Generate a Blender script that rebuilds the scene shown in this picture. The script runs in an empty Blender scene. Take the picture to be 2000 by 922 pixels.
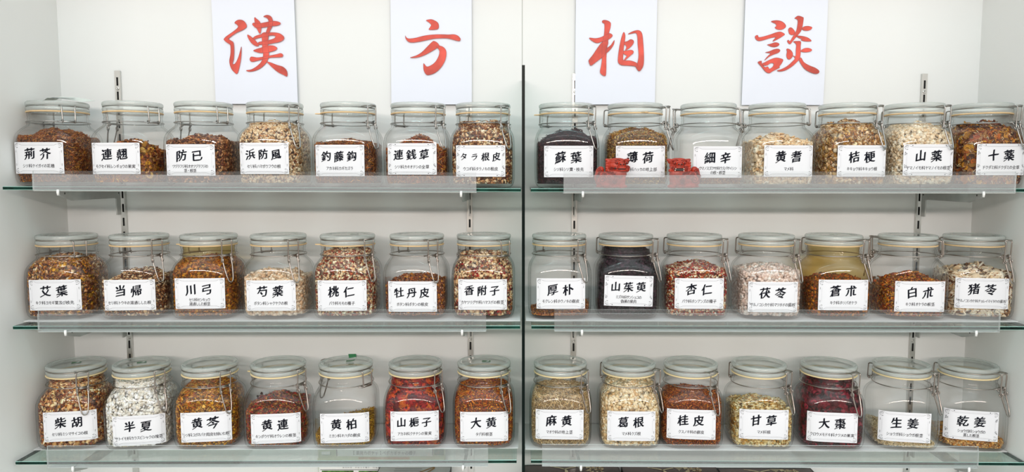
import bpy, math, random
import numpy as np
from mathutils import Vector, Matrix
SC = bpy.context.scene
COL = SC.collection
PI = math.pi
# ------------------------------------------------------------------ camera, world, lights, exposure
F = 1400.0; CX = 1020.0; CY = 461.0; PITCH = math.radians(4.74); CZ = 1.5
cam = bpy.data.cameras.new('camera'); cam_o = bpy.data.objects.new('camera', cam); COL.objects.link(cam_o)
cam_o.location = (0, 0, CZ); cam_o.rotation_euler = (PI/2 - PITCH, 0, 0)
cam.sensor_fit = 'HORIZONTAL'; cam.sensor_width = 36; cam.lens = F/2000*36
cam.shift_x = -(CX-1000)/2000; cam.clip_start = .02; cam.clip_end = 60
SC.camera = cam_o
SC.view_settings.view_transform = 'Standard'; SC.view_settings.look = 'None'
SC.view_settings.gamma = 1; SC.view_settings.use_curve_mapping = False
SC.view_settings.exposure = 0.06
SC.cycles.transparent_max_bounces = 48; SC.cycles.max_bounces = 8
SC.cycles.use_denoising = True
SC.cycles.sample_clamp_indirect = 4
w = bpy.data.worlds.new('room_light'); SC.world = w; w.use_nodes = True
_nt = w.node_tree; _bg = _nt.nodes['Background']           # a shop room: pale lit ceiling overhead, dim aisle at eye level, mid-tone floor
_tc = _nt.nodes.new('ShaderNodeTexCoord'); _sx = _nt.nodes.new('ShaderNodeSeparateXYZ'); _rp = _nt.nodes.new('ShaderNodeValToRGB')
_mr = _nt.nodes.new('ShaderNodeMapRange'); _mr.inputs[1].default_value = -1; _mr.inputs[2].default_value = 1
_nt.links.new(_tc.outputs['Generated'], _sx.inputs[0]); _nt.links.new(_sx.outputs[2], _mr.inputs[0]); _nt.links.new(_mr.outputs[0], _rp.inputs[0])
_e = _rp.color_ramp.elements; _e[0].position = 0; _e[0].color = (.34, .27, .225, 1); _e[1].position = 1; _e[1].color = (.78, .88, .92, 1)
for _p, _c in ((.38, (.26, .215, .18, 1)), (.52, (.17, .15, .13, 1)), (.60, (.37, .37, .35, 1)), (.72, (.70, .77, .78, 1))):
    _x = _e.new(_p); _x.color = _c
_nt.links.new(_rp.outputs[0], _bg.inputs[0]); _bg.inputs[1].default_value = 1.75
def area(name, loc, sx, sy, watts, color=(1, .99, .96), aim=(0, 1.3, 1.2)):
    l = bpy.data.lights.new(name, 'AREA'); l.shape = 'RECTANGLE'; l.size = sx; l.size_y = sy
    l.energy = watts; l.color = color
    o = bpy.data.objects.new(name, l); COL.objects.link(o); o.location = loc
    d = Vector(aim) - Vector(loc); o.rotation_euler = d.to_track_quat('-Z', 'Y').to_euler()
    return o
area('ceiling_tube_near', (0.0, .55, 2.75), 1.2, .04, 1.7, (.60, 1, 1), aim=(0, 1.3, 1.2))
area('ceiling_tube_mid', (0, -.9, 2.75), 4.8, .12, 4, (.78, 1, 1), aim=(0, 1.3, 1.2))
area('ceiling_tube_far', (0, -4.6, 2.75), 6.0, .20, 172, (1, .865, .785), aim=(0, 1.3, 1.2))

def P(u, v, y):
    """point of the room at depth y that the camera sees at pixel (u, v)"""
    dx = (u-CX)/F; up = -(v-CY)/F
    dy = math.cos(PITCH) + up*math.sin(PITCH); dz = -math.sin(PITCH) + up*math.cos(PITCH)
    t = y/dy
    return Vector((dx*t, y, CZ + dz*t))

# ------------------------------------------------------------------ materials
def sock(nt, kind, **kw):
    n = nt.nodes.new(kind)
    for k, v in kw.items(): setattr(n, k, v)
    return n
def mat(name, col, rough=.6, metal=0, bump=0, bscale=200, var=0, vscale=8, spec=.5):
    m = bpy.data.materials.new(name); m.use_nodes = True; nt = m.node_tree
    b = nt.nodes['Principled BSDF']
    b.inputs['Base Color'].default_value = (*col, 1); b.inputs['Roughness'].default_value = rough
    b.inputs['Metallic'].default_value = metal; b.inputs['Specular IOR Level'].default_value = spec
    tc = sock(nt, 'ShaderNodeTexCoord')
    if bump:
        n = sock(nt, 'ShaderNodeTexNoise'); n.inputs['Scale'].default_value = bscale; n.inputs['Detail'].default_value = 4
        bu = sock(nt, 'ShaderNodeBump'); bu.inputs['Strength'].default_value = bump; bu.inputs['Distance'].default_value = .001
        nt.links.new(tc.outputs['Object'], n.inputs['Vector']); nt.links.new(n.outputs['Fac'], bu.inputs['Height'])
        nt.links.new(bu.outputs['Normal'], b.inputs['Normal'])
    if var:
        n = sock(nt, 'ShaderNodeTexNoise'); n.inputs['Scale'].default_value = vscale; n.inputs['Detail'].default_value = 3
        r = sock(nt, 'ShaderNodeValToRGB')
        r.color_ramp.elements[0].color = tuple(c*(1-var) for c in col)+(1,); r.color_ramp.elements[1].color = tuple(min(1, c*(1+var)) for c in col)+(1,)
        r.color_ramp.elements[0].position = .3; r.color_ramp.elements[1].position = .7
        nt.links.new(tc.outputs['Object'], n.inputs['Vector']); nt.links.new(n.outputs['Fac'], r.inputs['Fac']); nt.links.new(r.outputs['Color'], b.inputs['Base Color'])
    return m
def glass(name, tint, edge, refl=.045, haze=0, hazecol=(.8, .84, .85), power=2.5, rough=.03, tint_noise=0):
    """thin-walled glass: clear where seen square on, denser and shinier at grazing angles"""
    m = bpy.data.materials.new(name); m.use_nodes = True; nt = m.node_tree; nt.nodes.clear()
    out = sock(nt, 'ShaderNodeOutputMaterial')
    lw = sock(nt, 'ShaderNodeLayerWeight'); lw.inputs['Blend'].default_value = .5
    pe = sock(nt, 'ShaderNodeMath', operation='POWER'); pe.inputs[1].default_value = power
    nt.links.new(lw.outputs['Facing'], pe.inputs[0])
    mc = sock(nt, 'ShaderNodeMix', data_type='RGBA')
    mc.inputs[6].default_value = (*tint, 1); mc.inputs[7].default_value = (*edge, 1)
    nt.links.new(pe.outputs[0], mc.inputs[0])
    tr = sock(nt, 'ShaderNodeBsdfTransparent'); nt.links.new(mc.outputs[2], tr.inputs[0])
    gl = sock(nt, 'ShaderNodeBsdfGlossy'); gl.inputs['Roughness'].default_value = rough
    pf = sock(nt, 'ShaderNodeMath', operation='POWER'); pf.inputs[1].default_value = 5
    nt.links.new(lw.outputs['Facing'], pf.inputs[0])
    ma = sock(nt, 'ShaderNodeMath', operation='MULTIPLY_ADD'); ma.inputs[1].default_value = .85; ma.inputs[2].default_value = refl
    nt.links.new(pf.outputs[0], ma.inputs[0])
    mx = sock(nt, 'ShaderNodeMixShader'); nt.links.new(ma.outputs[0], mx.inputs[0])
    nt.links.new(gl.outputs[0], mx.inputs[2])
    src = tr
    if haze:
        df = sock(nt, 'ShaderNodeBsdfDiffuse'); df.inputs[0].default_value = (*hazecol, 1)
        m2 = sock(nt, 'ShaderNodeMixShader'); m2.inputs[0].default_value = haze
        nt.links.new(tr.outputs[0], m2.inputs[1]); nt.links.new(df.outputs[0], m2.inputs[2]); src = m2
    nt.links.new(src.outputs[0], mx.inputs[1]); nt.links.new(mx.outputs[0], out.inputs[0])
    return m
def attr_mat(name, rough=.75):
    m = bpy.data.materials.new(name); m.use_nodes = True; nt = m.node_tree; b = nt.nodes['Principled BSDF']
    a = sock(nt, 'ShaderNodeAttribute'); a.attribute_name = 'tone'; nt.links.new(a.outputs['Color'], b.inputs['Base Color'])
    b.inputs['Roughness'].default_value = rough
    return m
M = dict(
    wall=mat('painted_panel', (.80, .825, .83), .5, bump=.05, bscale=60, var=.015, vscale=1.5),
    side=mat('side_panel', (.84, .85, .84), .5, bump=.05, bscale=60),
    seam=mat('seam_shadow_gap', (.5, .52, .5), .7),
    floor=mat('shop_floor', (.55, .53, .5), .4, var=.05), ceil=mat('shop_ceiling', (.8, .8, .8), .8),
    jar=glass('jar_glass', (.997, .999, .998), (.66, .70, .68), .030, haze=.003, power=7),
    jar_in=glass('jar_inner_glass', (.998, 1, .999), (.78, .80, .79), .016, haze=.003, power=7),
    jar_in_y=glass('amber_stained_inner_glass', (.94, .84, .58), (.55, .42, .18), .025, haze=.05, hazecol=(.45, .30, .08), power=3.5),
    lid=glass('lid_glass', (.96, .975, .965), (.62, .66, .64), .06, haze=.13, hazecol=(.86, .89, .87), power=3),
    lid_rim=glass('thick_lid_rim', (.95, .97, .96), (.58, .64, .62), .08, haze=.34, hazecol=(.84, .88, .86), power=3),
    shelf=glass('shelf_glass', (.90, .955, .93), (.80, .9, .86), .04, haze=.015, power=4),
    edge=mat('glass_cut_edge', (.002, .026, .018), .2, var=.9, vscale=40, spec=.22),
    arris=mat('ground_glass_arris', (.35, .62, .55), .25),
    panel=glass('divider_glass', (.9, .96, .94), (.7, .85, .8), .03),
    panel_edge=mat('divider_cut_edge', (.001, .006, .005), .3, spec=.12),
    acr=glass('clear_acrylic', (.975, .98, .98), (.8, .84, .84), .04, haze=.03, power=3),
    acr_haze=glass('reflection_veil_acrylic', (.95, .955, .96), (.8, .84, .84), .05, haze=.23, hazecol=(.86, .85, .87), power=3),  # diffuse white veil paints in the room light reflected on the lip
    acr_haze2=glass('faint_reflection_veil_acrylic', (.95, .955, .96), (.8, .84, .84), .05, haze=.08, hazecol=(.74, .74, .76), power=3),  # weaker painted reflection veil, for the two lower shelves
    acr_edge=mat('acrylic_edge', (.80, .84, .83), .25),
    wire=mat('steel_wire', (.40, .40, .39), .28, 1), wire_d=mat('aged_steel_wire', (.42, .38, .35), .3, 1),
    gasket=mat('rubber_gasket_tan', (.80, .56, .30), .5, var=.15, vscale=30), gasket_c=mat('rubber_gasket_cream', (.88, .70, .40), .5, var=.1, vscale=30),
    card=mat('label_card', (.82, .82, .86), .7, spec=.2), ink=mat('black_ink', (.006, .007, .014), .7, spec=.15), ink_g=mat('grey_ink', (.10, .10, .12), .6),
    red=mat('red_ink', (.66, .085, .06), .6, var=.30, vscale=26), red_edge=mat('muted_red_ink', (.42, .13, .13), .6),
    sheet=mat('poster_paper', (.80, .84, .95), .6), liner=mat('liner_paper', (.90, .90, .91), .6),
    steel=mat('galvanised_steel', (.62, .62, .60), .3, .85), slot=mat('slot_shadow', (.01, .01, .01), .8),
    bracket=mat('zinc_bracket', (.42, .43, .42), .42, .5, var=.1, vscale=40), cap=mat('white_plastic_cap', (.85, .86, .85), .3),
    terra=mat('red_terracotta', (.42, .034, .014), .42, var=.35, vscale=90, bump=.5, bscale=300), terra_d=mat('crease_shade_terracotta', (.16, .008, .003), .6),  # the darker tone paints crevice shade on the lions' creases and curls
    black=mat('black_paint', (.006, .005, .005), .4), cream=mat('cream_print', (.78, .68, .45), .6), tooth=mat('pale_clay', (.8, .5, .4), .6),
    dgreen=mat('green_foil', (.01, .14, .045), .35), green=mat('pale_green_card', (.42, .50, .33), .6, var=.08, vscale=20),
    white=mat('white_print', (.85, .86, .86), .6), boxdark=mat('dark_brown_carton', (.075, .05, .045), .35, var=.5, vscale=14),
    boxgrey=mat('grey_carton', (.55, .55, .57), .4), boxback=mat('carton_edge', (.02, .02, .02), .5), leafp=mat('leafy_print', (.06, .17, .03), .5, var=.9, vscale=110),
    brownp=mat('brown_print', (.35, .2, .08), .6), slip=mat('slip_paper', (.74, .80, .76), .6),
    herb=attr_mat('dried_herb'),
)

# ------------------------------------------------------------------ mesh helpers
class MB:
    def __init__(s): s.v = []; s.f = []; s.m = []; s.sm = []
    def add(s, vs, fs, mi=0, smooth=False):
        o = len(s.v); s.v += [tuple(p) for p in vs]; s.f += [tuple(i+o for i in f) for f in fs]; s.m += [mi]*len(fs); s.sm += [smooth]*len(fs)
        return s
    def box(s, x0, x1, y0, y1, z0, z1, mi=0, faces=None):
        vs = [(x, y, z) for x in (x0, x1) for y in (y0, y1) for z in (z0, z1)]
        fs = [(0, 1, 3, 2), (4, 6, 7, 5), (0, 4, 5, 1), (2, 3, 7, 6), (0, 2, 6, 4), (1, 5, 7, 3)]   # x-, x+, y-, y+, z-, z+
        o = len(s.v); s.v += vs
        for k, f in enumerate(fs):
            s.f.append(tuple(i+o for i in f)); s.m.append(faces[k] if faces else mi); s.sm.append(False)
        return s
    def tube(s, pts, r, seg=6, closed=False, mi=0, cap=True):
        pts = [Vector(p) for p in pts]; n = len(pts); rings = []
        up = Vector((0.13, .21, .97)).normalized(); prev = None
        for i, p in enumerate(pts):
            if closed: t = pts[(i+1) % n] - pts[i-1]
            else: t = pts[min(i+1, n-1)] - pts[max(i-1, 0)]
            t = t.normalized() if t.length > 1e-9 else Vector((0, 0, 1))
            a = (prev - t*prev.dot(t)) if prev else (up - t*up.dot(t))
            if a.length < 1e-4: a = t.orthogonal()
            a.normalize(); prev = a; b = t.cross(a)
            rr = r[i] if isinstance(r, (list, tuple)) else r
            rings.append([p + (a*math.cos(2*PI*k/seg) + b*math.sin(2*PI*k/seg))*rr for k in range(seg)])
        vs = [q for ring in rings for q in ring]; fs = []
        for i in range(n if closed else n-1):
            j = (i+1) % n
            for k in range(seg): fs.append((i*seg+k, i*seg+(k+1) % seg, j*seg+(k+1) % seg, j*seg+k))
        if cap and not closed: fs.append(tuple(range(seg))[::-1]); fs.append(tuple((n-1)*seg+k for k in range(seg)))
        return s.add(vs, fs, mi, True)
    def loft(s, rings, mi=0, cap0=False, cap1=False, smooth=True):
        k = len(rings[0]); vs = [q for r in rings for q in r]; fs = []
        for i in range(len(rings)-1):
            for j in range(k): fs.append((i*k+j, i*k+(j+1) % k, (i+1)*k+(j+1) % k, (i+1)*k+j))
        if cap0: fs.append(tuple(range(k))[::-1])
        if cap1: fs.append(tuple((len(rings)-1)*k+j for j in range(k)))
        return s.add(vs, fs, mi, smooth)
    def ball(s, c, r, mi=0, seg=14, rg=9, rot=None):
        rings = []
        for i in range(1, rg):
            a = PI*i/rg
            ring = [Vector((math.sin(a)*math.cos(2*PI*k/seg)*r[0], math.sin(a)*math.sin(2*PI*k/seg)*r[1], -math.cos(a)*r[2])) for k in range(seg)]
            if rot: ring = [rot @ q for q in ring]
            rings.append([q+Vector(c) for q in ring])
        return s.loft(rings, mi, True, True)
    def strip(s, pts, wd, z=0, mi=0):
        """flat ribbon in the (x, y) plane at height z"""
        n = len(pts); vs = []
        for i, p in enumerate(pts):
            a = pts[min(i+1, n-1)]; b = pts[max(i-1, 0)]
            dx, dy = a[0]-b[0], a[1]-b[1]; L = math.hypot(dx, dy) or 1
            ww = wd[i] if isinstance(wd, (list, tuple)) else wd
            vs += [(p[0]-dy/L*ww/2, p[1]+dx/L*ww/2, z), (p[0]+dy/L*ww/2, p[1]-dx/L*ww/2, z)]
        return s.add(vs, [(2*i, 2*i+1, 2*i+3, 2*i+2) for i in range(n-1)], mi)
    def mapped(s, fn):
        s.v = [tuple(fn(*p)) for p in s.v]; return s
    def mesh(s, name, mats):
        me = bpy.data.meshes.new(name); me.from_pydata(s.v, [], s.f)
        for m in mats: me.materials.append(M[m] if isinstance(m, str) else m)
        me.polygons.foreach_set('material_index', s.m); me.polygons.foreach_set('use_smooth', s.sm); me.update()
        return me
    def obj(s, name, mats, parent=None, loc=None):
        return link(name, s.mesh(name, mats if isinstance(mats, (list, tuple)) else [mats]), parent, loc)
def link(name, data, parent=None, loc=None):
    o = bpy.data.objects.new(name, data); COL.objects.link(o)
    if parent: o.parent = parent
    if loc is not None: o.location = loc
    return o
def tag(o, label, cat=None, group=None, kind=None):
    if label: o['label'] = label
    if cat: o['category'] = cat
    if group: o['group'] = group
    if kind: o['kind'] = kind
    return o
def root(name, loc, label, cat, group=None, rz=0):
    o = link(name, None, None, loc); o.rotation_euler = (0, 0, rz); o.empty_display_size = .02
    return tag(o, label, cat, group)
def struct(o): o['kind'] = 'structure'; return o
def bez(pts, n=8, closed=False):
    """Catmull-Rom through pts"""
    out = []; m = len(pts)
    for i in range(m if closed else m-1):
        g = (lambda k: pts[k % m]) if closed else (lambda k: pts[max(0, min(m-1, k))])
        p0, p1, p2, p3 = g(i-1), g(i), g(i+1), g(i+2)
        for j in range(n):
            t = j/n
            out.append(tuple(.5*((2*b) + (-a+c)*t + (2*a-5*b+4*c-d)*t*t + (-a+3*b-3*c+d)*t**3) for a, b, c, d in zip(p0, p1, p2, p3)))
    if not closed: out.append(tuple(pts[-1]))
    return out

# ------------------------------------------------------------------ glyphs (the built-in typeface, turned to meshes)
_G = {}
def glyph(ch):
    if ch not in _G:
        cu = bpy.data.curves.new('glyph', 'FONT'); cu.body = ch; cu.size = 1; cu.resolution_u = 3
        o = bpy.data.objects.new('glyph', cu); COL.objects.link(o)
        me = bpy.data.meshes.new_from_object(o.evaluated_get(bpy.context.evaluated_depsgraph_get()))
        vs = [(v.co.x, v.co.y) for v in me.vertices]; fs = [tuple(p.vertices) for p in me.polygons]
        bpy.data.objects.remove(o); bpy.data.curves.remove(cu); bpy.data.meshes.remove(me)
        if vs:
            xs = [p[0] for p in vs]; x0 = (min(xs)+max(xs))/2
            if ord(ch) > 0x2000 and ch not in '・【】': x0 = .5 if abs(x0-.5) < .2 else x0
            vs = [(x-x0, y-.38) for x, y in vs]
        _G[ch] = (vs, fs)
    return _G[ch]
def put_glyph(mb, ch, cx, cy, em, z, mi, nib=None, slant=.10, sx=1., rnd=None):
    vs, fs = glyph(ch)
    if not vs: return
    a, b, ph = 0, 0, 0
    if rnd: a = rnd.uniform(-.02, .02); b = rnd.uniform(-.03, .03); ph = rnd.uniform(0, 6)
    for k, (ox, oy) in enumerate(nib or [(0, 0)]):
        out = []
        for x, y in vs:
            wx = x + a*y + (.018*math.sin(5.5*y+ph) if rnd else 0)
            wy = y + (slant+b)*x + (.020*math.sin(5*x+ph*1.7) - .10*(x*x-.08) if rnd else 0)
            out.append((cx+(wx*sx+ox)*em, cy+(wy+oy)*em, z+k*2e-6))
        mb.add(out, fs, mi)
NIB = [(-.032, -.020), (-.016, -.010), (0, 0), (.016, .010), (.032, .020)]
NIB2 = [(-.012, -.005), (.012, .005)]

# ------------------------------------------------------------------ the setting
YB, YF = 1.386, 1.20           # back wall, front edge of the shelves
XL = P(131, 400, YB).x; XR = P(1899, 400, YB).x
ZT, ZB = CZ+.77, .62
MB().box(XL-.02, XR+.02, YB, YB+.02, ZB, ZT).obj('wall_back', 'wall'); struct(bpy.data.objects['wall_back'])
struct(MB().box(XL-.02, XL, .98, YB, ZB, ZT).obj('wall_left', 'side'))
struct(MB().box(XR, XR+.02, .98, YB, ZB, ZT).obj('wall_right', 'side'))
struct(MB().box(-.0007, .0007, YB-.0006, YB, CZ-.1, ZT).obj('trim_1', 'seam'))
struct(MB().box(XL-.6, XR+.6, -3.5, 1.6, -.02, 0).obj('floor', 'floor'))
struct(MB().box(XL-.02, XR+.02, .98, YB+.02, ZT, ZT+.02).obj('ceiling', 'ceil'))

# glass divider
dv = root('glass_divider', (0, 0, 0), 'clear upright glass panel with dark edge splitting the shelving into two bays', 'glass panel')
zt = P(1022, 127, YF).z
MB().box(-.0006, .0044, YF, YB, ZB+.02, zt, faces=[0, 0, 1, 0, 0, 1]).obj('pane', ['panel', 'panel_edge'], dv)

# shelves
SH = {(0, 0): ((5, 364), (1018, 368)), (1, 0): ((1037, 368), (2026, 368.3)),
      (0, 1): ((25, 637), (1016, 636)), (1, 1): ((1038, 636), (2014, 638)),
      (0, 2): ((30, 901.5), (1009, 898.5)), (1, 2): ((1037, 898.5), (2006, 903.5))}
ROWN = ['top', 'middle', 'bottom']; BAYN = ['lionless bay', 'lion bay']
SE = {k: (P(*a, YF), P(*b, YF)) for k, (a, b) in SH.items()}
def shelf_z(bay, row, x):
    a, b = SE[(bay, row)]; return a.z + (b.z-a.z)*(x-a.x)/(b.x-a.x)
TH = .0060
for (bay, row), (a, b) in SE.items():
    if bay == 0: x0, x1 = max(a.x, XL+.0015), min(b.x, -.0024)
    else: x0, x1 = max(a.x, .0062), min(b.x, XR-.0015)
    z0, z1 = shelf_z(bay, row, x0), shelf_z(bay, row, x1)
    mb = MB(); c = .0008
    def sec(x, z):   # cross-section with ground arrises
        return [(x, YF, z-TH+c), (x, YF+c, z-TH), (x, YB-.004, z-TH), (x, YB-.004, z), (x, YF+c, z), (x, YF, z-c)]
    A, B = sec(x0, z0), sec(x1, z1)
    mb.add(A+B, [(0, 1, 7, 6)], 2).add(A+B, [(4, 5, 11, 10)], 2).add(A+B, [(5, 0, 6, 11)], 1)
    mb.add(A+B, [(1, 2, 8, 7), (3, 4, 10, 9)], 0).add(A+B, [(2, 3, 9, 8)], 1).add(A+B, [(0, 5, 4, 3, 2, 1), (6, 7, 8, 9, 10, 11)], 1)
    o = mb.obj('glass_shelf', ['shelf', 'edge', 'arris'])
    tag(o, '%s clear glass shelf with dark green edge, %s' % (ROWN[row], ['in the bay without lion figurines', 'in the bay with the lion figurines'][bay]), 'shelf', 'glass shelves')
# the next shelf down, carrying cartons
Z4 = SE[(0, 2)][0].z - (SE[(0, 1)][0].z - SE[(0, 2)][0].z)

# paper liners
def liner(bay, row, u0, u1, vf, lab, lift=0.0):
    yf = None
    zs = shelf_z(bay, row, P((u0+u1)/2, vf, 1.22).x)
    # depth at which the shelf surface shows at row vf
    lo, hi = 1.15, 1.38
    for _ in range(40):
        y = (lo+hi)/2
        if P(CX, vf, y).z > zs: lo = y
        else: hi = y
    yf = y; x0, x1 = P(u0, vf, yf).x, P(u1, vf, yf).x
    if bay == 0: x0, x1 = max(x0, XL+.002), min(x1, -.0012)
    else: x0, x1 = max(x0, .0052), min(x1, XR-.002)
    n = 24; mb = MB()
    top, bot = [], []
    for i in range(n+1):
        x = x0+(x1-x0)*i/n; z = shelf_z(bay, row, x)+.0004+lift
        top.append([(x, yf, z+.0007+.0002*math.sin(i*1.1)), (x, yf+.012, z+.0005), (x, YB-.006, z+.0005)])
        bot.append([(x, yf, z), (x, yf+.012, z), (x, YB-.006, z)])
    for i in range(n):
        for j in range(2):
            mb.add([top[i][j], top[i+1][j], top[i+1][j+1], top[i][j+1]], [(0, 1, 2, 3)])
            mb.add([bot[i][j], bot[i+1][j], bot[i+1][j+1], bot[i][j+1]], [(3, 2, 1, 0)])
        mb.add([bot[i][0], bot[i+1][0], top[i+1][0], top[i][0]], [(0, 1, 2, 3)])
    for i in (0, n):
        mb.add([bot[i][0], bot[i][1], bot[i][2], top[i][2], top[i][1], top[i][0]], [(0, 1, 2, 3, 4, 5)])
    tag(mb.obj('shelf_liner', 'liner'), lab, 'paper', 'white paper shelf liners'); 
    return yf
liner(0, 1, 46, 1016, 628, 'white paper liner on the middle shelf under the wall-side bay without lions')
liner(1, 1, 1027, 1655, 628, 'long white paper liner on the middle shelf beside the divider, under the ginkgo-pale herbs'.replace(', under the ginkgo-pale herbs', ', below the lion figurines'))
liner(1, 1, 1655.5, 1995, 629, 'short white paper liner on the middle shelf, under the two jars near the side wall')
liner(0, 2, 54, 741, 878.5, 'long white paper liner on the bottom shelf, from the side wall to the pumpkin sign')
liner(0, 2, 741.6, 1012, 876.5, 'short white paper liner on the bottom shelf, under the two jars beside the divider')
liner(1, 2, 1026, 1983, 881, 'full-width white paper liner on the bottom shelf, in the bay with the lion figurines')

# acrylic lips clipped to the shelf fronts
LIPS = {(0, 0): (62, 930, 335, 374, 'acr_haze'), (1, 0): (1101, 1986, 335, 377, 'acr_haze'),
        (0, 1): (72, 949, 606, 648, 'acr_haze2'), (1, 1): (1083, 1955, 606, 648, 'acr_haze2'),
        (0, 2): (90, 953, 871, 912.5, 'acr_haze2'), (1, 2): (1059, 1913, 871, 913, 'acr_haze2')}
for (bay, row), (u0, u1, v0, v1, hz) in LIPS.items():
    y0 = YF-.0105; x0, x1 = P(u0, v0, y0).x, P(u1, v0, y0).x
    o = root('shelf_lip', (0, 0, 0), 'clear acrylic lip clipped on the front of the %s shelf, %s' % (ROWN[row], ['bay without lions', 'lion bay'][bay]), 'shelf lip', 'acrylic shelf lips')
    def zz(x, v): return P(CX, v, y0).z + shelf_z(bay, row, x) - shelf_z(bay, row, (x0+x1)/2)
    def slab(y, yy, va, vb, m, mi_e=1, zo=0):
        mb = MB(); a, b = (x0, zz(x0, va)+zo, zz(x0, vb)+zo), (x1, zz(x1, va)+zo, zz(x1, vb)+zo)
        vs = [(a[0], y, a[2]), (a[0], yy, a[2]), (a[0], yy, a[1]), (a[0], y, a[1]), (b[0], y, b[2]), (b[0], yy, b[2]), (b[0], yy, b[1]), (b[0], y, b[1])]
        mb.add(vs, [(0, 4, 7, 3)], 0).add(vs, [(1, 2, 6, 5)], 2)
        mb.add(vs, [(0, 1, 5, 4), (2, 3, 7, 6), (0, 3, 2, 1), (4, 5, 6, 7)], 1)
        return mb, [m, 'acr_edge', 'acr']
    mb, ms = slab(y0, y0+.0012, v0+7, v1, hz); mb.obj('front_sheet', ms, o)
    mb, ms = slab(y0+.0022, y0+.0038, v0, v1-2, 'acr'); mb.obj('back_sheet', ms, o)
    mb = MB(); zc = [zz(x, v1) for x in (x0, x1)]; zs = [shelf_z(bay, row, x)-TH-.0004 for x in (x0, x1)]
    q = [(x0, y0+.0012, zc[0]), (x0, YF+.006, zc[0]+.0006), (x0, YF+.006, zc[0]-.0004), (x0, y0+.0012, zc[0]-.0006),
         (x1, y0+.0012, zc[1]), (x1, YF+.006, zc[1]+.0006), (x1, YF+.006, zc[1]-.0004), (x1, y0+.0012, zc[1]-.0006)]
    mb.add(q, [(0, 4, 5, 1), (1, 5, 6, 2), (2, 6, 7, 3), (3, 7, 4, 0), (0, 1, 2, 3), (7, 6, 5, 4)])
    mb.obj('bottom_flange', 'acr_edge', o)

# slotted wall standards
STD = [(226, 140, 137), (920.5, 140, 140), (1124, 140, 143), (1811, 145, 143)]
STDX = [P(235.5, 370, 1.375).x, P(916.8, 400, 1.375).x, P(1122.3, 400, 1.375).x, P(1798.5, 400, 1.375).x]
W0 = .0052
for k, x in enumerate(STDX):
    zt_ = P(CX, STD[k][2], 1.375).z; y0 = YB-.0045
    o = root('wall_standard', (x, 0, 0), ['slotted steel upright on the back wall behind the forsythia jar',
        'slotted steel upright between the second character sheet and the divider',
        'slotted steel upright behind the third character sheet beside the divider',
        'slotted steel upright on the back wall behind the cream yam jar'][k], 'shelf upright', 'slotted shelf uprights')
    mb = MB(); W = W0
    mb.box(-W, -W+.001, y0, YB-.0002, ZB+.05, zt_); mb.box(W-.001, W, y0, YB-.0002, ZB+.05, zt_)
    mb.box(-W, -.0018, y0-.0008, y0, ZB+.05, zt_); mb.box(.0018, W, y0-.0008, y0, ZB+.05, zt_)
    pitch = .0267; z = zt_; first = True
    mb.box(-.0018, .0018, y0-.0008, y0, zt_-.0125, zt_)
    z = zt_-.0125
    while z > ZB+.08:
        mb.box(-.0018, .0018, y0-.0008, y0, z-pitch, z-.0158); z -= pitch
    mb.obj('channel', 'steel', o)
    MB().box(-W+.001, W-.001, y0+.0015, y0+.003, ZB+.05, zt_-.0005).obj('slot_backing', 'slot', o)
    z = zt_-.0125-.0158-.0055
    s = 0
    while z > ZB+.3 and s < 6:
        mb = MB(); n = 14
        ring = [[(math.cos(2*PI*i/n)*r, y, z+math.sin(2*PI*i/n)*r) for i in range(n)] for r, y in ((.0034, y0-.0008), (.003, y0-.0018), (.0012, y0-.002), (.0009, y0-.0010))]
        mb.loft(ring, 0, False, True); mb.box(-.0009, .0009, y0-.00215, y0-.0018, z-.0002, z+.0002, 1); mb.obj('screw', ['steel', 'slot'], o)
        z -= pitch*6; s += 1

# brackets
for row in range(3):
    for k, x in enumerate(STDX):
        bay = 0 if k < 2 else 1
        zs = shelf_z(bay, row, x)-TH
        o = root('shelf_bracket', (x, 0, zs), 'zinc cantilever bracket under the %s shelf, on the upright %s' % (ROWN[row],
            ['behind the forsythia jar', 'behind the second character sheet', 'behind the third character sheet', 'behind the cream yam jar'][k]), 'shelf bracket', 'shelf brackets')
        prof = [(1.192, -.0006), (1.372, -.0006), (1.372, -.050), (1.3585, -.050), (1.3580, -.0192), (1.3555, -.0178), (1.226, -.0182), (1.192, -.0090)]
        t = .0011; mb = MB()
        a = [(-t, y, z) for y, z in prof]; b = [(t, y, z) for y, z in prof]; n = len(prof)
        mb.add(a+b, [tuple(range(n))[::-1], tuple(range(n, 2*n))]+[(i, (i+1) % n, n+(i+1) % n, n+i) for i in range(n)])
        mb.box(-.0035, .0035, 1.25, 1.36, -.0014, -.0004)
        mb.obj('arm', 'bracket', o)
        mb = MB(); mb.tube([(0, 1.1895, .0012), (0, 1.189, -.003), (0, 1.1895, -.0082)], [.0020, .0023, .0018], 8); mb.obj('end_cap', 'cap', o)
        mb = MB()
        for (yy, z) in ((1.366, -.008), (1.205, -.005)):
            mb.box(-t-.0002, -t, yy-.0012, yy+.0012, z-.002, z+.001); mb.box(t, t+.0002, yy-.0012, yy+.0012, z-.002, z+.001)
        mb.obj('punched_hole', 'slot', o)

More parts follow.
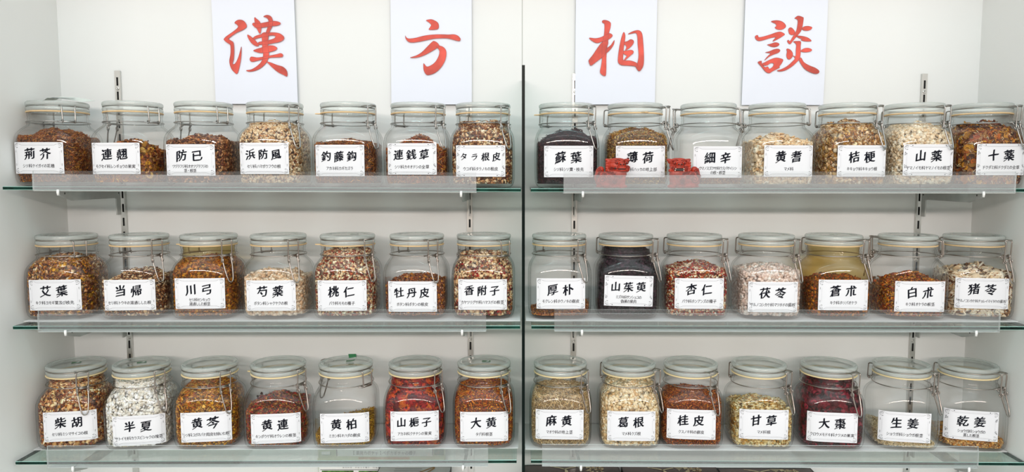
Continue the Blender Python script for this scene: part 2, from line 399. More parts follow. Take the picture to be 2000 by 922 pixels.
# ------------------------------------------------------------------ calligraphy sheets
KAN = [
 [(268,205),(290,183),(320,178),(350,188),(372,215),(377,240),(360,258),(330,275),(290,292),(250,318),(215,345),(213,352),(240,368),(255,380),(262,410),(264,470),(260,530),(250,572),(262,578),(278,565),(300,520),(318,460),(328,420),(330,440),(326,520),(312,600),(292,663),(265,650),(240,620),(225,580),(222,540),(232,480),(232,420),(225,400),(195,380),(175,362),(172,352),(190,330),(240,295),(285,260),(300,240),(290,222)],
 [(428,220),(440,205),(480,212),(540,202),(600,190),(650,192),(680,205),(678,218),(650,230),(600,236),(540,245),(500,250),(460,250),(445,240)],
 [(447,157),(470,172),(495,195),(507,225),(508,260),(500,300),(488,295),(475,270),(455,235),(450,200)],
 [(528,150),(545,138),(570,136),(595,148),(608,170),(612,200),(605,240),(590,270),(575,300),(550,300),(560,260),(572,230),(575,195),(565,168),(545,155)],
 [(385,312),(410,325),(440,350),(465,375),(485,400),(480,415),(450,410),(420,388),(400,360),(385,330)],
 [(430,345),(455,325),(500,310),(560,295),(620,292),(670,300),(700,318),(714,338),(705,360),(670,378),(620,388),(570,398),(520,400),(490,402),(480,385),(500,375),(560,365),(600,355),(625,345),(637,330),(625,320),(590,320),(540,330),(490,340),(450,352),(435,352)],
 [(437,455),(470,440),(520,425),(570,410),(620,412),(650,430),(640,450),(600,465),(540,475),(490,475),(455,465)],
 [(405,530),(415,512),(435,512),(480,518),(560,505),(640,490),(680,480),(702,490),(700,510),(670,515),(600,518),(540,528),(480,545),(430,556),(410,548)],
 [(515,300),(570,295),(572,340),(568,420),(578,480),(570,530),(545,575),(500,615),(450,638),(400,645),(372,634),(420,625),(470,595),(505,560),(522,520),(525,480),(518,430),(515,360)],
 [(555,555),(590,562),(650,585),(700,600),(730,625),(743,655),(740,688),(710,675),(660,650),(610,610),(575,575)]]
HOU = [
 [(380,182),(420,174),(450,182),(480,200),(493,225),(490,255),(470,265),(430,268),(403,265),(415,245),(425,225),(410,205),(390,192)],
 [(192,320),(200,335),(225,348),(290,340),(360,322),(440,312),(520,310),(580,312),(630,310),(665,322),(688,348),(680,368),(640,362),(580,346),(520,344),(450,348),(380,362),(310,376),(250,382),(215,372),(195,345)],
 [(235,518),(290,500),(340,470),(390,420),(430,380),(450,370),(480,385),(500,415),(480,430),(440,455),(380,488),(320,512),(270,520)],
 [(470,420),(500,412),(535,425),(558,455),(560,500),(545,555),(510,610),(460,655),(400,675),(375,665),(358,630),(355,575),(362,575),(385,600),(420,590),(460,560),(490,510),(500,465),(490,440)]]
SOU = [
 [(235,340),(290,345),(340,335),(390,310),(420,300),(445,318),(430,340),(400,358),(350,375),(310,387),(280,380),(250,360)],
 [(350,190),(370,180),(405,188),(428,208),(425,250),(412,300),(405,360),(405,390),(395,430),(388,520),(388,600),(384,675),(370,683),(345,670),(332,645),(342,590),(350,530),(350,450),(355,380),(368,310),(372,250),(370,215),(355,205)],
 [(370,370),(345,385),(310,430),(270,490),(235,535),(230,555),(245,588),(265,582),(300,555),(340,525),(375,490),(390,430),(405,385)],
 [(390,435),(425,410),(450,375),(462,362),(455,400),(430,440),(400,470),(385,480),(382,450)],
 [(543,290),(558,315),(555,370),(545,430),(540,500),(543,542),(600,545),(645,558),(668,575),(672,610),(640,595),(580,590),(530,587),(505,575),(493,550),(497,490),(507,420),(522,350)],
 [(583,307),(620,285),(665,272),(695,280),(712,310),(720,380),(726,480),(726,560),(718,600),(700,630),(685,640),(670,630),(655,600),(668,570),(680,500),(672,400),(668,330),(655,298),(620,302)],
 [(548,380),(580,370),(605,355),(630,362),(635,385),(610,420),(575,447),(560,450),(570,425),(560,405),(546,395)],
 [(545,460),(575,455),(610,450),(632,460),(630,480),(600,505),(560,540),(548,540),(565,515),(572,500),(545,485)]]
DAN = [
 [(305,192),(350,183),(395,190),(425,210),(438,235),(425,255),(395,267),(360,265),(338,248),(352,235),(345,215),(325,205)],
 [(160,335),(168,320),(185,318),(195,335),(240,328),(300,310),(350,292),(385,286),(412,295),(428,310),(410,325),(370,350),(320,373),(335,350),(345,335),(300,342),(240,360),(200,368),(175,360)],
 [(270,403),(300,395),(340,382),(370,388),(378,403),(360,418),(330,424),(300,418),(280,408)],
 [(253,472),(290,462),(330,445),(370,440),(386,455),(370,475),(330,490),(285,512),(245,545),(270,510),(298,482),(275,476)],
 [(185,560),(215,548),(220,560),(222,580),(250,605),(275,600),(290,620),(320,600),(328,575),(318,568),(295,570),(275,585),(240,590),(222,575),(250,560),(300,535),(350,520),(395,528),(413,540),(400,570),(378,600),(382,608),(350,625),(320,640),(288,658),(255,645),(230,615),(205,585)],
 [(460,265),(470,250),(490,250),(510,270),(520,290),(510,310),(490,315),(470,305),(462,285)],
 [(517,165),(540,145),(565,145),(590,155),(597,165),(590,220),(578,270),(555,305),(525,340),(500,370),(480,395),(462,392),(450,370),(460,360),(475,370),(500,330),(530,280),(540,240),(545,190),(535,172)],
 [(580,260),(600,240),(640,235),(672,245),(668,262),(640,275),(605,275)],
 [(530,325),(560,322),(610,330),(645,345),(668,368),(640,373),(600,370),(572,360),(585,352),(560,345)],
 [(443,445),(455,438),(480,450),(498,475),(500,500),(490,520),(470,535),(450,525),(443,495),(448,465)],
 [(505,375),(540,370),(572,375),(570,420),(570,480),(560,530),(530,565),(490,600),(440,630),(390,643),(358,636),(400,622),(450,595),(495,555),(520,525),(500,500),(525,505),(528,450),(530,400)],
 [(570,460),(600,437),(640,432),(670,445),(668,458),(640,468),(600,470)],
 [(555,530),(575,520),(600,560),(650,590),(700,610),(735,635),(735,655),(710,664),(670,655),(620,630),(590,600),(565,560)]]
def fill_poly(pts):
    cu = bpy.data.curves.new('stroke', 'CURVE'); cu.dimensions = '2D'; cu.fill_mode = 'BOTH'
    sp = cu.splines.new('POLY'); sp.points.add(len(pts)-1)
    for q, p in zip(sp.points, pts): q.co = (p[0], p[1], 0, 1)
    sp.use_cyclic_u = True
    o = bpy.data.objects.new('stroke', cu); COL.objects.link(o)
    me = bpy.data.meshes.new_from_object(o.evaluated_get(bpy.context.evaluated_depsgraph_get()))
    r = ([tuple(v.co) for v in me.vertices], [tuple(p.vertices) for p in me.polygons])
    bpy.data.objects.remove(o); bpy.data.curves.remove(cu); bpy.data.meshes.remove(me)
    return r
YP = YB-.0075
SHEETS = [(412.6, 574.2, 421.7, 582, 203, KAN, 400, '漢'), (762.7, 921.2, 764.5, 921.6, 204, HOU, 750, '方'),
          (1125, 1283.7, 1122.8, 1279, 204, SOU, 1100, '相'), (1456, 1617.5, 1448.7, 1608, 205, DAN, 1440, '談')]
for k, (ul, ur, ul2, ur2, vb, strokes, ox, ch) in enumerate(SHEETS):
    bl, br = P(ul2, vb, YP), P(ur2, vb, YP); tl, tr = P(ul, 0, YP), P(ur, 0, YP)
    H = .236
    tl = bl+(tl-bl)*(H/(tl-bl).length); tr = br+(tr-br)*(H/(tr-br).length)
    base = (bl+br)/2
    r = root('character_sheet', tuple(base), 'white paper sheet with large red brush character %s, %s' % (ch, ['nearest the side wall'.replace('nearest', 'first from'), 'just before the divider', 'just past the divider', 'beyond the lion figurines'][k]), 'poster', 'red character sheets')
    mb = MB(); nx, nz = 8, 10
    def sp(i, j, dy=0):
        a = bl.lerp(br, i/nx); b = tl.lerp(tr, i/nx); q = a.lerp(b, j/nz)-base
        q.y += -.0010*math.sin(PI*i/nx)-.0006*math.cos(j*.6+k)+dy; return q
    for i in range(nx):
        for j in range(nz):
            mb.add([sp(i, j), sp(i+1, j), sp(i+1, j+1), sp(i, j+1)], [(0, 1, 2, 3)], 0, True)
            mb.add([sp(i, j, .0003), sp(i+1, j, .0003), sp(i+1, j+1, .0003), sp(i, j+1, .0003)], [(3, 2, 1, 0)], 0, True)
    mb.obj('paper', 'sheet', r)
    mb = MB()
    for n_, st in enumerate(strokes):
        pts = bez([(x, y) for x, y in st], 4, True)
        cxs = sum(p[0] for p in pts)/len(pts); cys = sum(p[1] for p in pts)/len(pts)
        vs, fs = fill_poly([(x/100, y/100) for x, y in pts])
        out = []
        for x, y, _ in vs:
            q = P(ox+x*100/4.61, y*100/4.61, YP-.0022)-base; q.y -= n_*1e-5; out.append(q)
        mb.add(out, fs, 0)
        rim = []; m_ = len(pts)
        edge = [P(ox+x/4.61, y/4.61, YP-.0024)-base for x, y in pts]
        mb.tube(edge, .00022, 4, True, 1)
    mb.obj('brush_character', ['red', 'red_edge'], r)

# ------------------------------------------------------------------ jars
def sup(theta, n):
    c, s = abs(math.cos(theta)), abs(math.sin(theta)); return (c**n+s**n)**(-1/n)
PROF = [(.0008, .036, 3.4), (0, .044, 3.6), (.0006, .0490, 4), (.003, .0525, 4.4), (.008, .0550, 4.8), (.016, .0562, 5), (.03, .0566, 5), (.05, .0567, 5), (.070, .0566, 5), (.078, .0565, 4.9),
        (.0845, .0561, 4.6), (.0900, .0552, 4.1), (.0950, .0538, 3.5), (.0990, .0519, 3.0), (.1030, .0496, 2.5), (.1060, .0478, 2.15), (.109, .0476, 2), (.1105, .0484, 2), (.112, .0486, 2), (.1135, .0482, 2), (.115, .0470, 2),
        (.1165, .0466, 2), (.1180, .0474, 2), (.1192, .0466, 2), (.1222, .0466, 2), (.1234, .0475, 2), (.1250, .0470, 2), (.1262, .0478, 2), (.1272, .0480, 2), (.1282, .0474, 2), (.1284, .0440, 2)]
NS = 56
def ringpts(z, r, n, k=NS): return [(math.cos(2*PI*i/k)*r*sup(2*PI*i/k, n), math.sin(2*PI*i/k)*r*sup(2*PI*i/k, n), z) for i in range(k)]
mb = MB(); mb.loft([ringpts(*p) for p in PROF], 0, True, False)
inner = [(.0062, .030, 3)]+[(max(z, .0064)+(.0015 if z < .01 else 0), r-.0032, n) for z, r, n in PROF[4:-4]]+[(.1284, .0440, 2)]
mb.loft([ringpts(*p) for p in inner], 1, True, False)
ME_BODY = mb.mesh('glass_body', ['jar', 'jar_in'])
mb.m = list(mb.m); ME_BODY_Y = mb.mesh('glass_body', ['jar', 'jar_in_y'])
LID = [(.1275, .030), (.1275, .0425), (.1305, .0435), (.1305, .0470), (.1312, .0482), (.1345, .0488), (.1372, .0485), (.1382, .0470), (.1388, .0462), (.1396, .0462), (.1403, .0472), (.1410, .0486), (.1425, .0491), (.1450, .0491), (.1468, .0484), (.1478, .0470), (.1480, .0445), (.1474, .0425), (.1466, .0405), (.1466, .030), (.1470, .028), (.1466, .026), (.1466, .004)]
mb = MB(); LR = [ringpts(z, r, 2) for z, r in LID]
mb.loft(LR[:4], 0, True, False); mb.loft(LR[3:19], 1); mb.loft(LR[18:], 0, False, True); ME_LID = mb.mesh('lid', ['lid', 'lid_rim'])
def gasket_mesh(tab, mname):
    mb = MB(); rings = []; n = 56
    sec = [(.0445, .1284), (.0486, .1284), (.0492, .1294), (.0486, .1305), (.0445, .1305)]
    for r, z in sec: rings.append([(math.cos(2*PI*i/n)*r, math.sin(2*PI*i/n)*r, z) for i in range(n)])
    mb.loft(rings, 0)
    if tab is not None:
        c, s = math.cos(tab), math.sin(tab)
        q = [(.047, -.007), (.053, -.005), (.0575, -.0025), (.0575, .0025), (.053, .005), (.047, .007)]
        t = [(u*c-v*s, u*s+v*c, .1303) for u, v in q]; b = [(x, y, .1288) for x, y, z in t]
        mb.add(t+b, [(0, 1, 2, 3, 4, 5), (11, 10, 9, 8, 7, 6)]+[(i, (i+6), (i+1) % 6+6, (i+1) % 6) for i in range(6)])
    return mb.mesh('rubber_gasket', [mname])
def ringwire(z, r, rad, n=44): return [(math.cos(2*PI*i/n)*r, math.sin(2*PI*i/n)*r, z) for i in range(n)]
def clasp_meshes(wm):
    """local frame: +x points out of the jar towards the clasp; the hinge is on -x"""
    R = .00118
    bail = MB(); bail.tube(ringwire(.1391, .0474, R), R*.85, 6, True)
    for s in (-1, 1):      # arms that leave the lid groove and drop to the lever loops
        bail.tube(bez([(.0440, s*.0105, .1400), (.0500, s*.0100, .1408), (.0560, s*.0096, .1412), (.0598, s*.0094, .1396), (.0604, s*.0093, .135), (.0598, s*.0093, .120), (.0596, s*.0093, .1095), (.0602, s*.0093, .1035)], 4), R, 6)
    bail.tube(bez([(.0585, -.0094, .1412), (.0620, -.006, .1418), (.0632, 0, .1420), (.0620, .006, .1418), (.0585, .0094, .1412)], 4), R, 6)
    neck = MB(); neck.tube(ringwire(.1122, .0491, R), R*.75, 6, True)
    neck.tube([(.049, -.012, .1122), (.0535, -.0075, .1135), (.0555, -.006, .1140)], R, 6); neck.tube([(.049, .012, .1122), (.0535, .0075, .1135), (.0555, .006, .1140)], R, 6)
    neck.tube([(.0555, -.0085, .1135), (.0555, .0085, .1135)], R*1.1, 6)
    lever = MB()
    for s in (-1, 1):      # eyelet around the pivot, then the leg of the lever
        lever.tube([(.0568+.0032*math.cos(a), s*.0078, .1125+.0032*math.sin(a)) for a in [2*PI*i/12 for i in range(12)]], R, 6, True)
        lever.tube([(.0602+.0030*math.cos(a), s*.0088, .1045+.0034*math.sin(a)) for a in [2*PI*i/12 for i in range(12)]], R, 6, True)
    lever.tube(bez([(.0580, -.0075, .1145), (.0600, -.0080, .105), (.0628, -.0078, .095), (.0672, -.0062, .080), (.0700, -.0042, .070), (.0708, 0, .0665), (.0700, .0042, .070), (.0672, .0062, .080), (.0628, .0078, .095), (.0600, .0080, .105), (.0580, .0075, .1145)], 4), R*1.05, 6)
    lever.tube([(.0582, -.0080, .1120), (.0582, .0080, .1120)], R, 6)
    hinge = MB()
    for s in (-1, 1):
        hinge.tube(bez([(-.0460, s*.0115, .1392), (-.0515, s*.0112, .1392), (-.0548, s*.0105, .1375), (-.0556, s*.0102, .130), (-.0560, s*.0100, .120), (-.0562, s*.0098, .1135), (-.0545, s*.0098, .1105)], 4), R, 6)
        hinge.tube([(-.0535+.0022*math.cos(a), s*.0098, .1120+.0022*math.sin(a)) for a in [2*PI*i/10 for i in range(10)]], R*.9, 6, True)
    hinge.tube([(-.0545, -.0100, .1118), (-.0545, .0100, .1118)], R*1.5, 6); hinge.tube(bez([(-.0500, -.0160, .1120), (-.0545, -.0100, .1108), (-.0560, 0, .1108), (-.0545, .0100, .1108), (-.0500, .0160, .1120)], 4), R*.9, 6)
    return [m.mesh(n, [wm]) for m, n in ((bail, 'lid_bail'), (neck, 'neck_wire'), (lever, 'clasp_lever'), (hinge, 'hinge_wire'))]
CL = {k: clasp_meshes(k) for k in ('wire', 'wire_d')}

# dried contents -----------------------------------------------------
def rin(z):
    """inner half-width and squareness at height z"""
    pr = [(z_, r-.0038, n) for z_, r, n in PROF[3:-3]]
    if z <= pr[0][0]: return pr[0][1], pr[0][2]
    for a, b in zip(pr, pr[1:]):
        if z <= b[0]:
            t = (z-a[0])/(b[0]-a[0]+1e-9); return a[1]+(b[1]-a[1])*t, a[2]+(b[2]-a[2])*t
    return pr[-1][1], pr[-1][2]
ZT_ = np.linspace(0, .13, 131); RT = np.array([rin(z)[0] for z in ZT_]); NT = np.array([rin(z)[1] for z in ZT_])
def template(kind):
    if kind == 'shred':
        vs = [(x, y, z) for x in (-.5, 0, .5) for y, z in ((-.5, -.5), (.5, -.5), (.5, .5), (-.5, .5))]; vs = np.array(vs)
        vs[4:8, 2] += .9; vs[:4, 1:] *= .7; vs[8:, 1:] *= .5
        fs = [(0, 3, 2, 1), (8, 9, 10, 11)]+[(a+i, a+(i+1) % 4, a+4+(i+1) % 4, a+4+i) for a in (0, 4) for i in range(4)]
    elif kind in ('slice', 'flake'):
        n = 9 if kind == 'slice' else 6
        r = [1]*n if kind == 'slice' else [1, .75, 1.05, .8, 1.1, .7]
        vs = [(.5*r[i]*math.cos(2*PI*i/n), .5*r[i]*math.sin(2*PI*i/n), z+(0.0 if kind == 'slice' else .9*(math.cos(2*PI*i/n)**2))) for z in (-.5, .5) for i in range(n)]
        vs = np.array(vs); fs = [tuple(range(n))[::-1], tuple(range(n, 2*n))]+[(i, (i+1) % n, n+(i+1) % n, n+i) for i in range(n)]
    elif kind == 'leaf':
        g = 4; vs = np.array([((i/g-.5)*(1-.5*abs(j/g-.5)), (j/g-.5)*(1-.7*abs(i/g-.5)), .35*math.sin(i*1.7+j)+.5*(i/g-.5)**2*3) for i in range(g+1) for j in range(g+1)])
        fs = [(i*(g+1)+j, (i+1)*(g+1)+j, (i+1)*(g+1)+j+1, i*(g+1)+j+1) for i in range(g) for j in range(g)]
    else:
        vs = np.array([(x, y, z) for x in (-.5, .5) for y in (-.5, .5) for z in (-.5, .5)], float)
        vs += np.array([(.1, -.06, .05), (-.08, .1, 0), (.05, .08, -.1), (0, -.1, .12), (-.1, 0, .08), (.08, -.08, -.05), (-.04, .1, .1), (.1, .05, -.08)])
        fs = [(0, 1, 3, 2), (4, 6, 7, 5), (0, 4, 5, 1), (2, 3, 7, 6), (0, 2, 6, 4), (1, 5, 7, 3)]
    return vs, fs
KINDS = {  # template, count, (length lo, hi), width ratio, thickness ratio
    'shred': ('shred', 3200, (.0045, .010), .13, .11), 'fine': ('shred', 4800, (.0028, .006), .16, .14), 'straw': ('shred', 3600, (.006, .011), .07, .06),
    'flake': ('flake', 2300, (.0042, .0084), .8, .12), 'flake_s': ('flake', 3800, (.0025, .0050), .8, .16), 'flake_l': ('flake', 1500, (.006, .011), .85, .09),
    'chunk': ('chunk', 1900, (.0040, .0062), .85, .75), 'chunk_s': ('chunk', 3400, (.0024, .0045), .8, .6), 'grain': ('chunk', 5200, (.0012, .0026), .8, .7),
    'slice': ('slice', 1700, (.005, .009), 1, .16), 'slice_l': ('slice', 420, (.012, .022), .8, .12), 'leaf': ('leaf', 900, (.009, .016), .8, .25), 'berry': ('chunk', 900, (.007, .013), .7, .5)}
def herb(name, seed, fill, mound, tilt, mixes, wob=.003, tpow=1.0, back=0):
    rng = np.random.default_rng(seed); ph = rng.uniform(0, 6, 4)
    def H(x, y):
        h = fill + mound*(1-np.minimum(1, (x*x+y*y)/.0022)**tpow) + tilt*x/.05 + back*y/.05
        h = h + wob*(np.sin(x*110+ph[0])*np.cos(y*95+ph[1])) + wob*.6*np.sin(x*230+ph[2])*np.cos(y*210+ph[3])
        return np.clip(h, .0085, .1255)
    allv, alln, allt, tone_v = [], [], [], []
    nv = 0; loops = []; ltot = []; tones = []
    # core
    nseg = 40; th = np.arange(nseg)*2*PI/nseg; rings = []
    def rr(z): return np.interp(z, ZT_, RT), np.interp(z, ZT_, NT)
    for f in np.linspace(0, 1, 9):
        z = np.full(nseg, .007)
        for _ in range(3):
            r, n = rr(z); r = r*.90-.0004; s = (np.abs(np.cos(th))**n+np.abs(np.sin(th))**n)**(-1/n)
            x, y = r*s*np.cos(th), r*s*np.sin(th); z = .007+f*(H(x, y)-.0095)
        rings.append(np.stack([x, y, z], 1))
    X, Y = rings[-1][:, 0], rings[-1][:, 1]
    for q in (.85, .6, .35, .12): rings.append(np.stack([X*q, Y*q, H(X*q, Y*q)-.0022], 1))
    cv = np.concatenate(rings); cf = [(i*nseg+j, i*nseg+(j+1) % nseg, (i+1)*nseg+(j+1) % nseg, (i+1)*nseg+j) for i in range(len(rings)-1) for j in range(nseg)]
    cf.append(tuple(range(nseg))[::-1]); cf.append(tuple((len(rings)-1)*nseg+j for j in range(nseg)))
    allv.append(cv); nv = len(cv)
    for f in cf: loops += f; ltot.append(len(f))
    base = np.mean([c for _, _, pal in mixes for c in pal], axis=0)*.4  # core tone darkened, painting the shade in gaps between pieces
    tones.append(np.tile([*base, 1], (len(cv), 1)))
    L = [np.array(loops, np.int32)]; T = [np.array(ltot, np.int32)]
    scale_n = min(1.0, .25+.75*(fill+mound*.5)/.10)
    for kind, share, pal in mixes:
        tn, cnt, (l0, l1), wr, tr = KINDS[kind]; tv, tf = template(tn); N = int(cnt*share*scale_n*2.2)
        ntop = int(N*.34); nw = N-ntop
        a = rng.uniform(0, 2*PI, nw); z = .0075+(rng.uniform(0, 1, nw))*.12
        r, n = rr(z); s = (np.abs(np.cos(a))**n+np.abs(np.sin(a))**n)**(-1/n)
        k = rng.uniform(.91, .985, nw); x, y = k*r*s*np.cos(a), k*r*s*np.sin(a)
        h = H(x, y); bad = z > h; z = np.where(bad, .0075+(h-.0075)*rng.uniform(0, 1, nw), z)
        r, n = rr(z); s = (np.abs(np.cos(a))**n+np.abs(np.sin(a))**n)**(-1/n); x, y = k*r*s*np.cos(a), k*r*s*np.sin(a)
        xt, yt = rng.uniform(-.052, .052, ntop), rng.uniform(-.052, .052, ntop); zt2 = H(xt, yt)+rng.uniform(-.002, .0012, ntop)
        r, n = rr(zt2); lim = (np.abs(xt)**n+np.abs(yt)**n)**(1/n); sc = np.minimum(1, r*.95/np.maximum(lim, 1e-6)); xt, yt = xt*sc, yt*sc; zt2 = np.minimum(zt2, H(xt, yt)+.0012)
        pos = np.concatenate([np.stack([x, y, z], 1), np.stack([xt, yt, zt2], 1)])
        # orientation: wall pieces lie mostly flat against the glass, top pieces mostly flat
        nrm = np.concatenate([np.stack([np.cos(a), np.sin(a), np.zeros(nw)], 1), np.tile([0, 0, 1.], (ntop, 1))]) + rng.normal(0, .38, (N, 3))
        nrm /= np.linalg.norm(nrm, axis=1)[:, None]; t = rng.normal(0, 1, (N, 3)); t -= (t*nrm).sum(1)[:, None]*nrm; t /= np.linalg.norm(t, axis=1)[:, None]; b = np.cross(nrm, t)
        ln = rng.uniform(l0, l1, N); wd = ln*wr*rng.uniform(.7, 1.2, N); tk = ln*tr*rng.uniform(.7, 1.3, N)
        V = pos[:, None, :] + t[:, None, :]*(tv[None, :, 0, None]*ln[:, None, None]) + b[:, None, :]*(tv[None, :, 1, None]*wd[:, None, None]) + nrm[:, None, :]*(tv[None, :, 2, None]*tk[:, None, None])
        # keep inside the glass
        V = V.reshape(-1, 3); zc = np.clip(V[:, 2], .0068, .1262); V[:, 2] = zc
        r, n = rr(zc); lim = (np.abs(V[:, 0])**n+np.abs(V[:, 1])**n)**(1/n); sc = np.minimum(1, (r+.0003)/np.maximum(lim, 1e-6)); V[:, 0] *= sc; V[:, 1] *= sc
        pal = np.array(pal); c = pal[rng.integers(0, len(pal), N)]; g = c.mean(1, keepdims=True); c = np.clip(g+(c-g)*(1.30 if pal.mean() < .4 else 1.05), .002, 1)*rng.uniform(.42 if pal.mean() < .5 else .74, 1.22 if pal.mean() < .5 else 1.1, (N, 1)); c = np.clip(c, 0, .95)
        tones.append(np.repeat(np.concatenate([c, np.ones((N, 1))], 1), len(tv), 0))
        f0 = np.concatenate([np.array(f) for f in tf]); lt = np.array([len(f) for f in tf])
        L.append((f0[None, :]+(np.arange(N)*len(tv))[:, None]+nv).ravel().astype(np.int32)); T.append(np.tile(lt, N).astype(np.int32))
        allv.append(V); nv += len(V)
    V = np.concatenate(allv); L = np.concatenate(L); T = np.concatenate(T); C = np.concatenate(tones)
    me = bpy.data.meshes.new(name); me.vertices.add(len(V)); me.vertices.foreach_set('co', V.astype(np.float32).ravel())
    me.loops.add(len(L)); me.loops.foreach_set('vertex_index', L); me.polygons.add(len(T))
    st = np.concatenate([[0], np.cumsum(T)[:-1]]).astype(np.int32); me.polygons.foreach_set('loop_start', st)
    me.update(calc_edges=True)
    at = me.color_attributes.new('tone', 'FLOAT_COLOR', 'POINT'); at.data.foreach_set('color', C.astype(np.float32).ravel())
    me.materials.append(M['herb'])
    return me
# palettes (linear rgb)
def S(*hexes):
    out = []
    for h in hexes:
        c = [int(h[i:i+2], 16)/255 for i in (0, 2, 4)]; out.append(tuple(x/12.92 if x < .04 else ((x+.055)/1.055)**2.4 for x in c))
    return out
RUST = S('b5763f', '8c4a26', 'c99257', '6b3420', 'a5603a'); BRN = S('a06a4a', '804c36', 'b88866', '5c3226', 'd0a480'); TAN = S('f2d6ae', 'e6c090', 'f8e4c6', 'cca274', 'eed0a6')
DKB = S('6b3f2a', '4a2a1c', '8a5a3a', '9c7350'); PUR = S('3a2430', '261820', '4c3038', '2c1a1c', '5a3c3c'); CRM = S('f6e6cc', 'efd8b8', 'f8ecd8', 'dcc09c'); WHT = S('f8f4ec', 'f0ece0', 'ffffff', 'e6dccc')
PNK = S('f0dcd0', 'e6ccc0', 'f8ece4', 'dabfae'); ORG = S('b8652a', '9a4a1c', 'cc8440', '7c3818', 'd89a58'); RED = S('8a2a16', 'a63c1c', '6a1c12', 'c25a2a', '50140e'); MAR = S('5a1220', '3c0a14', '701c2c', '2a060e', '842c38')
GLD = S('c89850', 'b07c34', 'dcb474', '946024'); YEL = S('ecd8a0', 'e0c486', 'f4e6bc', 'b88a40'); BLK = S('1c1218', '0e0a0e', '2c1a22', '38222c'); CHR = S('e8c89c', 'd8aa7c', 'f2dcb8', '9a4228', 'b85c3c', '7c2c1c')

